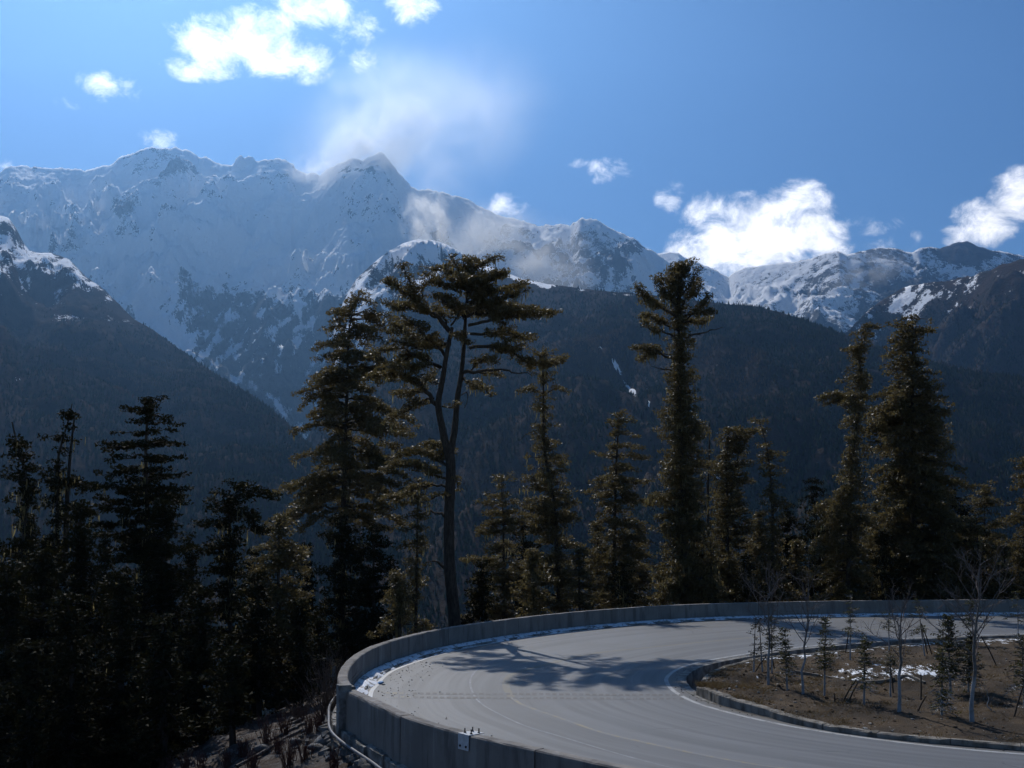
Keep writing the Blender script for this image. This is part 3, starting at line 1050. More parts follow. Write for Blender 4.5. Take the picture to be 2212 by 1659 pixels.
def wall_section(a, b, top, parent, name='wall_section', mat=None, prof=None, seg=0.35, jitter=0.0, seed=0):
    n = max(3, int((b - a) / seg))
    ss = np.linspace(a, b, n)
    C, N = curve_at(ss)
    N /= np.linalg.norm(N, axis=1)[:, None]
    if prof is None:
        h = top
        prof = [(-0.16, -0.35), (-0.16, h - 0.03), (-0.13, h), (0.13, h), (0.16, h - 0.03), (0.17, h - 0.09), (0.165, -0.45)]
    prof = np.array(prof)
    k = len(prof)
    g = np.random.default_rng(seed)
    V = np.zeros((n, k, 3))
    for q in range(k):
        jo = jitter * g.standard_normal(n)
        jz = jitter * g.standard_normal(n)
        V[:, q, :2] = C + N * (prof[q, 0] + jo)[:, None]
        V[:, q, 2] = prof[q, 1] + jz
    V = V.reshape(-1, 3) - OFF
    i = np.arange(n - 1)[:, None] * k
    j = np.arange(k)[None, :]
    j2 = (j + 1) % k
    F = np.stack([i + j, i + j2, i + k + j2, i + k + j], -1).reshape(-1, 4)
    caps = [np.arange(k)[None, ::-1], (np.arange(k) + (n - 1) * k)[None]]
    return obj_np(name, V, [F] + caps, [mat or M['concrete']], parent)


for a, b in zip(cuts[:-1], cuts[1:]):
    if b - a < 0.4:
        continue
    top = WALL_H + 0.03 if b <= s_post + 0.01 else WALL_H - 0.05
    wall_section(a + 0.018, b - 0.018, top, wall, jitter=0.004, seed=int(a * 10))
# end pilaster where the two heights of wall meet
Cp, Np = curve_at(np.array([s_post]))
mb = MB()
rzp = math.atan2(Np[0, 1], Np[0, 0])
mb.box((Cp[0, 0] + Np[0, 0] * 0.20 - OFF[0], Cp[0, 1] + Np[0, 1] * 0.20 - OFF[1], 0.28), (0.34, 0.30, 1.46), rzp, taper=1.12)
mb.build('pilaster', [M['old_concrete']], wall)
# footing ledge outside, in rough blocks
fs = s_post - 9.0
gq = random.Random(3)
while fs < s_post + 12.0:
    ln = gq.uniform(0.7, 1.6)
    e = 0.30 + gq.uniform(-0.03, 0.05)
    tz = -0.30 + gq.uniform(-0.05, 0.04)
    wall_section(fs + 0.012, fs + ln, 0, wall, 'footing_block', M['old_concrete'], [(0.10, -1.1), (0.10, tz + 0.01), (0.16, tz), (e - 0.04, tz), (e, tz - 0.04), (e + 0.02, -1.1)], 0.18, 0.014, int(fs * 7))
    fs += ln

# kerb with old snow along the inside foot of the wall
tipc = s_post
ks = np.linspace(0.2, tipc - 0.1, 320)
Ck, Nk = curve_at(ks)
width = 0.50 + 0.22 * fbm(ks / 1.7, ks * 0, 401, 4) + 0.06 * smoothstep(tipc - 14, tipc - 3, ks)
kerb_o = empty('gutter_kerb', (0, 0, 0))
tag(kerb_o, kind='structure')
kp = [(-0.30, 0.0), (-0.86, 0.0), (-0.84, 0.07), (-0.17, 0.09), (-0.17, 0.0)]
gp = np.array([(-0.165, 0.0), (-0.165, 0.085), (-0.62, 0.075), (-0.66, 0.0)])
for q in range(0, 24):
    a, b = 0.2 + (tipc - 0.3) * q / 24, 0.2 + (tipc - 0.3) * (q + 1) / 24
    n = 9
    ss = np.linspace(a + 0.006, b - 0.006, n)
    C, N = curve_at(ss)
    N /= np.linalg.norm(N, axis=1)[:, None]
    V = np.concatenate([np.concatenate([C + N * o_, np.full((n, 1), z_)], 1)[:, None] for o_, z_ in gp], 1)
    i = np.arange(n - 1)[:, None] * 4
    j = np.arange(3)[None, :]
    obj_np('kerb_stone', V.reshape(-1, 3), [np.stack([i + j, i + j + 1, i + 4 + j + 1, i + 4 + j], -1).reshape(-1, 4)], [M['old_concrete']], kerb_o)
sm, st, sb = new_mat('old_snow')
sp = coords(st, 'Object')
st.links.new(mixc(st, rng(st, noise_tex(st, 3.5, 7, 0.7, sp), 0.50, 0.62), (0.72, 0.74, 0.78), (0.16, 0.14, 0.12)), sb.inputs['Base Color'])
sb.inputs['Roughness'].default_value = 0.7
bump(st, sb, noise_tex(st, 14, 5, 0.6, sp), 0.4, 0.03)
M['snow'] = sm
A = Ck - Nk * 0.175
B = Ck - Nk * (0.175 + width)[:, None]
sn = ribbon('snow', A, B, 0.155, 0.012, [sm], 9, lift=lambda X, Y, w: 0.055 * np.sin(np.pi * np.clip(w, 0, 1)) * (1 + 0.8 * fbm(X / 0.5, Y / 0.5, 402, 4)) + 0.02 * fbm(X / 0.2, Y / 0.2, 403, 2) * (w < 0.95))
tag(sn, 'strip of old blue shaded snow along the foot of the curved wall', 'snow', kind='stuff')
ol = Ck - Nk * (0.175 + width + 0.10)[:, None]
ol = smooth_curve(ol, 30)
k0 = int(320 * 0.55)
strip('edge_line', ol[k0:], 0.15, 0.0045, paint_mat('fresh_white_paint', (0.50, 0.50, 0.49), 0.85), road)

# grey conduit along the footing
cs = np.linspace(s_post - 6.5, s_post + 9.0, 80)
C, N = curve_at(cs)
N /= np.linalg.norm(N, axis=1)[:, None]
pp = np.concatenate([C + N * (0.46 + 0.05 * np.sin(cs * 1.1))[:, None], (-0.42 - 0.05 * np.sin(cs * 0.7 + 1) - 0.03 * (cs - s_post))[:, None]], 1)
mb = MB()
mb.tube(pp, 0.045, 7)
o = mb.build('conduit_pipe', [simple_mat('grey_plastic_pipe', (0.20, 0.20, 0.215), (0.15, 0.15, 0.16), 4, 0.5, 0.1, 0.005)], None, True)
tag(o, 'grey plastic conduit pipe running along the foot of the wall outside', 'pipe')

# steel bracket bolted over the wall
sb_ = wall_s_at(1012, True)
C, N = curve_at(np.array([sb_]))
nb = N[0] / np.linalg.norm(N[0])
rz = math.atan2(nb[1], nb[0])
br = empty('steel_bracket', (float(C[0, 0]), float(C[0, 1]), WALL_H - 0.05), rz)
tag(br, 'white steel bracket with studs bolted over the top of the wall', 'bracket')
M['steel'] = simple_mat('painted_steel', (0.55, 0.56, 0.57), (0.45, 0.46, 0.47), 8, 0.45, 0.1, 0.003)
M['dark_steel'] = simple_mat('rusty_bolt', (0.05, 0.045, 0.04), (0.03, 0.028, 0.026), 20, 0.6, 0.1, 0.002)
mb = MB()
mb.box((-0.04, 0, 0.009), (0.46, 0.40, 0.012))
mb.build('top_plate', [M['steel']], br)
mb = MB()
mb.box((0.196, 0, -0.165), (0.012, 0.40, 0.36))
mb.build('side_plate', [M['steel']], br)
for (bx_, by_) in ((-0.17, -0.12), (-0.17, 0.12), (0.06, -0.12), (0.06, 0.12)):
    mb = MB()
    mb.tube([(bx_, by_, 0.015), (bx_, by_, 0.12)], 0.016, 6)
    mb.tube([(bx_, by_, 0.015), (bx_, by_, 0.035)], 0.032, 6)
    mb.build('stud', [M['dark_steel']], br)
for by_ in (-0.11, 0.11):
    mb = MB()
    mb.tube([(0.202, by_, -0.26), (0.222, by_, -0.26)], 0.028, 6)
    mb.build('bolt', [M['dark_steel']], br)

# ------------------------------------------------------------------ planted island
kb_px = zm(1540, 1560, 4.809, [(420, 325), (500, 362), (600, 405), (700, 445), (850, 490), (980, 520), (1150, 560), (1300, 600), (1450, 640), (1700, 690), (2000, 750), (2212, 778), (2600, 828), (3400, 905), (5200, 1040), (7600, 1180)])
kb = np.array(kb_px)
near_k = on_plane(kb[:, 0], kb[:, 1])[:, :2]
far_px = np.array(zm(1560, 1340, 4.609, [(380, 1215), (385, 1165), (420, 1120), (500, 1070), (620, 1020), (740, 985), (900, 945), (1100, 915), (1500, 880), (2028, 832), (2700, 772), (3400, 727), (3900, 710), (5200, 665)]))
far_k = on_plane(far_px[:, 0], far_px[:, 1], 0.22)[:, :2]
KC = catmull(np.vstack([far_k[::-1], near_k]), 340)
KC = resample(smooth_curve(KC, 8), 340)
KN = normals2(KC)
if np.mean(np.sum((KC - np.array([20.0, 42.0])) * KN, axis=1)) < 0:
    KN = -KN
tipk = int(np.argmin(KC[:, 0]))
pu_k, pv_k = project(np.concatenate([KC, np.zeros((340, 1))], 1))
kh = np.where(np.arange(340) < tipk, 0.22, np.interp(pu_k, [1490, 1560, 1660, 1760, 1900, 2212], [0.34, 0.33, 0.24, 0.16, 0.15, 0.13]))
kh = smooth_curve(kh[:, None], 20)[:, 0]
sk = np.concatenate([[0], np.cumsum(np.linalg.norm(np.diff(KC, axis=0), axis=1))])
kerb = empty('island_kerb', (float(KC[tipk, 0]), float(KC[tipk, 1]), 0))
tag(kerb, kind='structure')
OK = np.array([KC[tipk, 0], KC[tipk, 1], 0])
a = 0.0
gq = random.Random(5)
M['kerb'] = simple_mat('kerb_concrete', (0.26, 0.235, 0.20), (0.10, 0.09, 0.075), 1.6, 0.95, 0.8, 0.05, lo=0.36, hi=0.66, vscale=(1.6, 1.6, 0.6))
while a < sk[-1] - 0.5:
    b = min(a + gq.uniform(1.0, 1.9), sk[-1])
    n = max(4, int((b - a) / 0.22))
    ss = np.linspace(a + 0.01, b - 0.006, n)
    C = np.stack([np.interp(ss, sk, KC[:, 0]), np.interp(ss, sk, KC[:, 1])], -1)
    N = np.stack([np.interp(ss, sk, KN[:, 0]), np.interp(ss, sk, KN[:, 1])], -1)
    H = np.interp(ss, sk, kh) + gq.uniform(-0.012, 0.012)
    g = np.random.default_rng(int(a * 31))
    prof = [(0.02, None), (0.0, 0.0), (-0.03, 0.03), (-0.26, 0.03), (-0.28, -0.1)]
    V = []
    for q, (off, dzq) in enumerate([(0.02, -9), (0.0, -0.03), (-0.035, 0.0), (-0.26, 0.0), (-0.28, -0.15)]):
        z = np.full(n, -0.75) if dzq == -9 else H + dzq
        V.append(np.concatenate([C + N * (off + 0.012 * g.standard_normal(n))[:, None], (z + 0.010 * g.standard_normal(n))[:, None]], 1)[:, None])
    V = np.concatenate(V, 1).reshape(-1, 3) - OK
    i = np.arange(n - 1)[:, None] * 5
    j = np.arange(4)[None, :]
    F = np.stack([i + j, i + j + 1, i + 5 + j + 1, i + 5 + j], -1).reshape(-1, 4)
    obj_np('kerb_stone', V, [F, np.arange(5)[None], (np.arange(5) + (n - 1) * 5)[None]], [M['kerb']], kerb)
    a = b

# soil of the island: ruled between the two legs of the kerb, with mounds
NI, NJ = 150, 60
inK = KC - KN * 0.20
fa = resample(inK[:tipk + 1][::-1], NI)
ne = resample(inK[tipk:], NI)


def soil_z(X, Y):
    return 0.22 * fbm(X / 3.2, Y / 3.2, 501, 4) + 0.07 * fbm(X / 0.7, Y / 0.7, 502, 4) + 0.03 * fbm(X / 0.22, Y / 0.22, 503, 3)


w = np.linspace(0, 1, NJ)
SP = fa[:, None] * (1 - w)[None, :, None] + ne[:, None] * w[None, :, None]
hf = np.interp(np.linspace(0, 1, NI), np.linspace(0, 1, tipk + 1), kh[:tipk + 1][::-1])
hn = np.interp(np.linspace(0, 1, NI), np.linspace(0, 1, 340 - tipk), kh[tipk:])
grow = np.linspace(0, 1, NI)[:, None]
bowl = np.sin(np.pi * w)[None, :]
Zs = hf[:, None] * (1 - w) + hn[:, None] * w - 0.03 + bowl * (soil_z(SP[..., 0], SP[..., 1]) + 0.25 * grow * 0.6)
soil_pts = np.concatenate([SP, Zs[..., None]], -1)
gm, gt, gb = new_mat('dry_soil')
gpz = coords(gt, 'Object')
gc = mixc(gt, rng(gt, noise_tex(gt, 0.55, 6, 0.65, gpz), 0.36, 0.62), (0.086, 0.062, 0.040), (0.046, 0.036, 0.027))
gc = mixc(gt, rng(gt, noise_tex(gt, 3.0, 6, 0.7, gpz), 0.55, 0.68, 0, 0.8), gc, (0.055, 0.040, 0.030))
gc = mixc(gt, rng(gt, noise_tex(gt, 11.0, 4, 0.65, gpz), 0.62, 0.70, 0, 0.8), gc, (0.17, 0.14, 0.11))
gt.links.new(mixc(gt, rng(gt, mth(gt, 'ADD', attr(gt, 'snow'), mth(gt, 'MULTIPLY', mth(gt, 'SUBTRACT', noise_tex(gt, 2.0, 7, 0.72, coords(gt, 'Object', (1.3, 0.42, 1), (0, 0, 0.6))), 0.5), 3.0)), 0.45, 0.55), gc, (0.80, 0.82, 0.85)), gb.inputs['Base Color'])
gb.inputs['Roughness'].default_value = 0.95
gb.inputs['Specular IOR Level'].default_value = 0.08
bump(gt, gb, noise_tex(gt, 8.0, 8, 0.7, gpz), 0.9, 0.06)
pu, pv = project(soil_pts)
q1 = zm(1960, 1340, 4.609, [(700, 1080), (250, 1100), (560, 1060), (900, 1060), (1150, 1080), (-500, 930)])
snow_i = np.zeros(Zs.shape)
for (cu, cv), ru, rv, wgt in zip(q1, (75, 60, 60, 55, 60, 70), (17, 15, 13, 14, 12, 5), (0.60, 0.55, 0.52, 0.5, 0.46, 0.42)):
    snow_i = np.maximum(snow_i, wgt * np.exp(-((pu - cu) / ru) ** 2 - ((pv - cv) / rv) ** 2))
snow_i += 0.45 * np.exp(-(np.linspace(0, 1, NJ)[None] / 0.05) ** 2) * smoothstep(0.03, 0.2, grow)
i = np.arange(NI - 1)[:, None] * NJ
j = np.arange(NJ - 1)[None, :]
F = np.stack([i + j, i + NJ + j, i + NJ + j + 1, i + j + 1], -1).reshape(-1, 4)
if np.cross(soil_pts[60, 31] - soil_pts[60, 30], soil_pts[61, 30] - soil_pts[60, 30])[2] > 0:
    F = F[:, ::-1]
island = obj_np('island_ground', soil_pts.reshape(-1, 3), [F], [gm], smooth=True, attrs={'snow': snow_i})
tag(island, kind='structure')
SOILF = soil_pts.reshape(-1, 3)


def soil_at(x, y):
    k = np.argmin((SOILF[:, 0] - x) ** 2 + (SOILF[:, 1] - y) ** 2)
    return float(SOILF[k, 2])


def on_soil(u, v):
    """point of the island's soil seen at a pixel"""
    z = 0.25
    for _ in range(6):
        p = on_plane(u, v, z)
        z = soil_at(p[0], p[1])
    return float(p[0]), float(p[1]), z


# drainage ditch between road and island: floor and road-side lip
dA = inner
ditch = ribbon('drain_ditch', LC - LN * 0.44, LC - LN * 4.0, -0.62, -0.62, [M['old_concrete']], 3)
tag(ditch, kind='structure')
lipA = LC - LN * 0.42
lipm = M['old_concrete']
V = np.concatenate([np.concatenate([LC - LN * o_, np.full((400, 1), z_)], 1)[:, None] for o_, z_ in ((0.40, -0.1), (0.40, 0.012), (0.72, 0.02), (0.74, -0.64))], 1)
tip_l = int(np.argmin(LC[:, 0]))
sel = slice(0, tip_l + 26)
V = V[sel]
n = len(V)
i = np.arange(n - 1)[:, None] * 4
j = np.arange(3)[None, :]
lip = obj_np('ditch_edge', V.reshape(-1, 3), [np.stack([i + j, i + j + 1, i + 4 + j + 1, i + 4 + j], -1).reshape(-1, 4)], [M['old_concrete']])
tag(lip, kind='structure')
# shoulder that fills the strip between the near leg and the kerb
kn_ = resample(KC[tipk:], 200) - 0 * 1
ln_ = resample(LC[tip_l:], 200)
sh0 = 22
V_A = (LC - LN * 0.40)[tip_l + 18:]
kd = KC[tipk:]
B_ = []
for p in V_A:
    B_.append(kd[np.argmin(np.sum((kd - p) ** 2, axis=1))])
B_ = smooth_curve(np.array(B_), 6)
shoulder = ribbon('road_shoulder', V_A, B_ - 0 * B_, -0.004, 0.02, [simple_mat('gritty_shoulder', (0.12, 0.11, 0.10), (0.065, 0.058, 0.052), 3, 0.95, 0.6, 0.03)], 4)
tag(shoulder, kind='structure')

# low concrete edging inside the island
ep = np.array(zm(1960, 1340, 4.609, [(-560, 1070), (-200, 1110), (0, 1140), (260, 1165), (520, 1195), (760, 1225), (960, 1250)]))
EP = np.array([on_soil(a_, b_) for a_, b_ in ep])
EPc = catmull(EP, 40)
edg = empty('path_edging', tuple(EPc[20]))
tag(edg, 'pale concrete edging strip with snow lying along it on the island', 'edging')
for k in range(5):
    seg = EPc[k * 8:k * 8 + 8] if k < 4 else EPc[32:40]
    N = normals2(seg)
    mb = MB()
    prof = [(-0.05, -0.2), (-0.05, 0.07), (0.05, 0.07), (0.05, -0.2)]
    V = np.concatenate([np.concatenate([seg[:, :2] + N * a_, (seg[:, 2] + b_)[:, None]], 1)[:, None] for a_, b_ in prof], 1).reshape(-1, 3) - EPc[20]
    n = len(seg)
    i = np.arange(n - 1)[:, None] * 4
    j = np.arange(4)[None, :]
    mb.add(V, [np.stack([i + j, i + (j + 1) % 4, i + 4 + (j + 1) % 4, i + 4 + j], -1).reshape(-1, 4), (np.arange(4))[None], (np.arange(4) + (n - 1) * 4)[None]])
    mb.build('edging_block', [M['kerb']], edg)


# ------------------------------------------------------------------ trees behind the wall
def leaf_tris(C, rx, rz, n_per, size, g, up=0.35):
    C = np.repeat(np.asarray(C, float), n_per, axis=0)
    m = len(C)
    d = g.standard_normal((m, 3))
    d /= np.linalg.norm(d, axis=1)[:, None]
    d *= (g.random(m) ** 0.45)[:, None] * np.array([rx, rx, rz])
    p = C + d
    a = g.standard_normal((m, 3))
    a[:, 2] = a[:, 2] * 0.7 + up
    a /= np.linalg.norm(a, axis=1)[:, None]
    b = np.cross(a, g.standard_normal((m, 3)))
    b /= np.linalg.norm(b, axis=1)[:, None] + 1e-9
    s = (size * (0.6 + 0.8 * g.random(m)))[:, None]
    V = np.stack([p + a * s * 0.6, p - a * s * 0.4 + b * s * 0.32, p - a * s * 0.4 - b * s * 0.32], 1).reshape(-1, 3)
    F = np.arange(m * 3).reshape(-1, 3)
    return V, F


def lichen_tris(C, g, lmin, lmax, width, n_per, spread):
    C = np.repeat(np.asarray(C, float), n_per, axis=0)
    m = len(C)
    p = C + g.standard_normal((m, 3)) * np.array([spread, spread, 0.08])
    L = (lmin + (lmax - lmin) * g.random(m) ** 2)
    a = g.random(m) * 6.28
    w = width * (0.5 + g.random(m))
    dx = np.stack([np.cos(a) * w, np.sin(a) * w, 0 * a], -1)
    sw = g.standard_normal((m, 2)) * 0.10 * L[:, None]
    tip = p + np.stack([sw[:, 0], sw[:, 1], -L], -1)
    midp = p + np.stack([sw[:, 0] * 0.2, sw[:, 1] * 0.2, -0.5 * L], -1)
    V = np.stack([p - dx * 0.5, p + dx * 0.5, midp + dx * 0.7, midp - dx * 0.6, tip], 1).reshape(-1, 3)
    o = (np.arange(m) * 5)[:, None]
    return V, np.concatenate([o + np.array([0, 1, 2]), o + np.array([0, 2, 3]), o + np.array([3, 2, 4])])


class Tree:
    def __init__(s, seed, leaf=0.17, n_per=16, clump=(0.34, 0.17)):
        s.g = np.random.default_rng(seed)
        s.wood, s.twigs = MB(), MB()
        s.cl, s.li = [], []
        s.leaf, s.n_per, s.clump = leaf, n_per, clump

    def branch(s, P, r0, r1, f0=0.35, tw=0.35, step=0.30, wood=False, bare=False, flat=0.35, dens=1.0):
        """a limb along the points P with side twigs and leaf clumps from share f0 of its length on"""
        g = s.g
        P = np.asarray(P, float)
        n = max(4, min(14, int(np.linalg.norm(np.diff(P, axis=0), axis=1).sum() / 0.35) + 2))
        Q = catmull(P, n) if len(P) > 2 else resample(P, n)
        L = np.linalg.norm(np.diff(Q, axis=0), axis=1).sum()
        Q[1:-1] += g.standard_normal((n - 2, 3)) * 0.03 * min(L, 2.0)
        rad = np.linspace(r0, r1, n)
        (s.wood if wood else s.twigs).tube(Q, rad, 5 if wood else 3, cap=False)
        if bare:
            return Q
        k = max(2, int(L * (1 - f0) / step * dens))
        for q in np.linspace(f0, 1.0, k):
            c = np.array([np.interp(q * (n - 1), np.arange(n), Q[:, a]) for a in range(3)])
            s.cl.append(c + np.array([0, 0, 0.05]) + g.standard_normal(3) * 0.06)
            T = Q[min(n - 1, int(q * (n - 1)) + 1)] - Q[max(0, int(q * (n - 1)) - 1)]
            T = T / (np.linalg.norm(T) + 1e-9)
            side = np.cross(T, [0, 0, 1.0])
            ns = np.linalg.norm(side)
            side = side / ns if ns > 0.2 else np.array([math.cos(q * 40), math.sin(q * 40), 0])
            for sg in (-1, 1):
                if g.random() < 0.25:
                    continue
                lt = tw * L * (1.05 - 0.65 * q) * (0.5 + 0.7 * g.random())
                lt = min(max(lt, 0.2), 1.6)
                d = T * (0.5 + 0.3 * g.random()) + side * sg * (0.8 + 0.3 * g.random()) + np.array([0, 0, (g.random() - 0.35) * flat])
                e = c + d / np.linalg.norm(d) * lt
                s.twigs.tube([c, e], [0.4 * r1 + 0.012, 0.008], 3, cap=False)
                for h in np.arange(0.3, lt + 0.01, step * 1.1):
                    s.cl.append(c + (e - c) * (h / lt) + g.standard_normal(3) * 0.07)
        return Q

    def finish(s, name, base, label, category='tree', leafmat='leaf', lichen=0.0, group=None, llen=(0.2, 0.8), lw=0.045):
        root = empty(name, base)
        tag(root, label, category, group)
        off = np.array(base)
        for mbq in (s.wood, s.twigs):
            mbq.v = [v - off for v in mbq.v]
        s.wood.build('trunk', [M['bark']], root, True)
        g = s.g
        V, F = leaf_tris(np.array(s.cl) - off, s.clump[0], s.clump[1], s.n_per, s.leaf, g)
        nt = s.twigs.n
        mats, mi, faces, verts = [M[leafmat], M['bark']], [], [], []
        faces.append(F)
        mi.append(np.zeros(len(F), int))
        verts.append(V)
        if nt:
            tv = np.concatenate(s.twigs.v)
            for (k, _m), fl in s.twigs.f.items():
                a = np.concatenate(fl) + len(V)
                faces.append(a)
                mi.append(np.ones(len(a), int))
            verts.append(tv)
        obj_np('crown', np.concatenate(verts), faces, mats, root, mat_idx=np.concatenate(mi))
        if lichen:
            C = np.array(s.cl)
            C = C[g.random(len(C)) < lichen] - off
            if s.li:
                C = np.concatenate([C, np.array(s.li) - off])
            V, F = lichen_tris(C, g, llen[0], llen[1], lw, 5, 0.16)
            tag(obj_np('hanging_lichen', V, [F], [M['lichen']], root), kind='stuff')
        return root


def conifer(name, label, D, trunk_px, prof, seed, r=0.28, leafmat='leaf', lichen=0.0, dens=1.0, gap=0.12, leaf=0.155, n_per=36, tier=0.55, nb=4, limbs=(), rise=0.22, droop=0.34, stems=(), group=None, vmax=None, clump=(0.42, 0.23)):
    """trunk_px: picture points of the trunk, top first; prof: (v, left u, right u) of the crown"""
    T = Tree(seed, leaf, n_per, clump)
    g = T.g
    m_px = D / FOC
    tp = np.array(trunk_px, float)
    P = at_depth(tp[:, 0], tp[:, 1], D)
    P[:, 1] += g.standard_normal(len(P)) * 0.12
    bz = hz1(P[-1, 0], D)
    base = (float(P[-1, 0]), float(P[-1, 1]), bz - 0.15)
    if P[-1, 2] > bz + 0.3:
        P = np.vstack([P, [base[0], base[1], bz - 0.3]])
    Q = catmull(P, 26)
    H = Q[0, 2] - Q[-1, 2]
    hh = (Q[0, 2] - Q[:, 2]) / H
    r *= 0.72
    T.wood.tube(Q[::-1], (0.03 + r * hh ** 0.85 * (1 + 0.25 * np.clip(hh - 0.9, 0, 1) * 10 * 0.3))[::-1], 8)
    for st in stems:
        a = np.array(st, float)
        S = at_depth(a[:, 0], a[:, 1], D)
        S[:, 1] += np.linspace(0, 0.5, len(S))
        T.wood.tube(catmull(S, 14), np.linspace(0.17, 0.04, 14), 6)
    pr = np.array(prof, float)
    v0, v1 = pr[0, 0], pr[-1, 0]
    ztop, zbot = Q[0, 2], at_depth(CX, v1, D)[2]
    z = ztop - 0.15
    rise, droop = rise + g.uniform(-0.12, 0.2), droop + g.uniform(-0.12, 0.25)
    while z > max(zbot, bz + 0.4):
        v = CY - FOC * (-(D * math.sin(PITCH)) + (z - CAM_H) * math.cos(PITCH)) / (D * math.cos(PITCH) + (z - CAM_H) * math.sin(PITCH))
        ul, ur = np.interp(v, pr[:, 0], pr[:, 1]), np.interp(v, pr[:, 0], pr[:, 2])
        tx, ty = np.interp(-z, -Q[:, 2], Q[:, 0]), np.interp(-z, -Q[:, 2], Q[:, 1])
        uc = CX + FOC * tx / D
        Rl, Rr = max(uc - ul, 4) * m_px, max(ur - uc, 4) * m_px
        Ra = 0.5 * (Rl + Rr)
        shelf = 0.86 + 0.28 * math.sin(z * 3.1 + seed) * g.random()
        nbr = max(2, int(round((nb + 0.6) * (0.75 + 0.5 * g.random()) * min(1.4, 0.55 + Ra / 3.0))))
        ph0 = g.random() * 6.28
        for q in range(nbr):
            ph = ph0 + q * 6.28 / nbr + g.normal() * 0.35
            if g.random() < gap or float(gnoise(z * 0.75 + seed * 3.3, math.cos(ph) * 1.1 + seed)) < -0.33 - 0.4 * (gap < 0.1):
                continue
            c, sn_ = math.cos(ph), math.sin(ph)
            Rs = Rr if c > 0 else Rl
            L = (Rs * abs(c) ** 0.6 + Ra * 0.9 * (1 - abs(c) ** 0.6)) * (0.58 + 0.62 * g.random()) * shelf
            L = max(L, 0.25)
            up = g.normal() * 0.10 + rise * (1.2 - 0.9 * min(1, (ztop - z) / (ztop - zbot + 1e-3)))
            s_ = np.linspace(0, 1, 5)
            pts = np.stack([tx + c * L * s_, ty + sn_ * L * s_, z + (g.random() - 0.5) * 0.25 + L * (up * s_ - droop * s_ ** 2 + 0.10 * s_ ** 4)], -1)
            pts[1:, :2] += g.standard_normal((4, 2)) * 0.06 * L
            T.branch(pts, 0.018 + 0.02 * L, 0.010, 0.30 if L > 1 else 0.1, 0.30, 0.32, dens=dens)
        z -= tier * (0.7 + 0.6 * g.random())
    for lb in limbs:
        hand_limb(T, lb, D)
    if lichen:
        k = np.linspace(4, 22, 60).astype(int)
        T.li = [Q[q] + g.standard_normal(3) * 0.15 for q in k]
    return T.finish(name, base, label, leafmat=leafmat, lichen=lichen, group=group)


def hand_limb(T, lb, D):
    """(points, start radius, foliage start 0..1 or 9 for bare, depth swing)"""
    pts, r0, f0, sw = lb
    a = np.array(pts, float)
    P = at_depth(a[:, 0], a[:, 1], D)
    P[:, 1] += np.linspace(0, 1, len(P)) ** 1.2 * sw
    T.branch(P, r0, 0.02, min(f0, 1), 0.27, 0.20, wood=True, bare=f0 > 1, flat=0.6)


Z6 = lambda p: zm(880, 580, 3.95, p)
Z4 = lambda p: zm(600, 560, 1.765, p)
Z7 = lambda p: zm(1440, 590, 2.0, p)


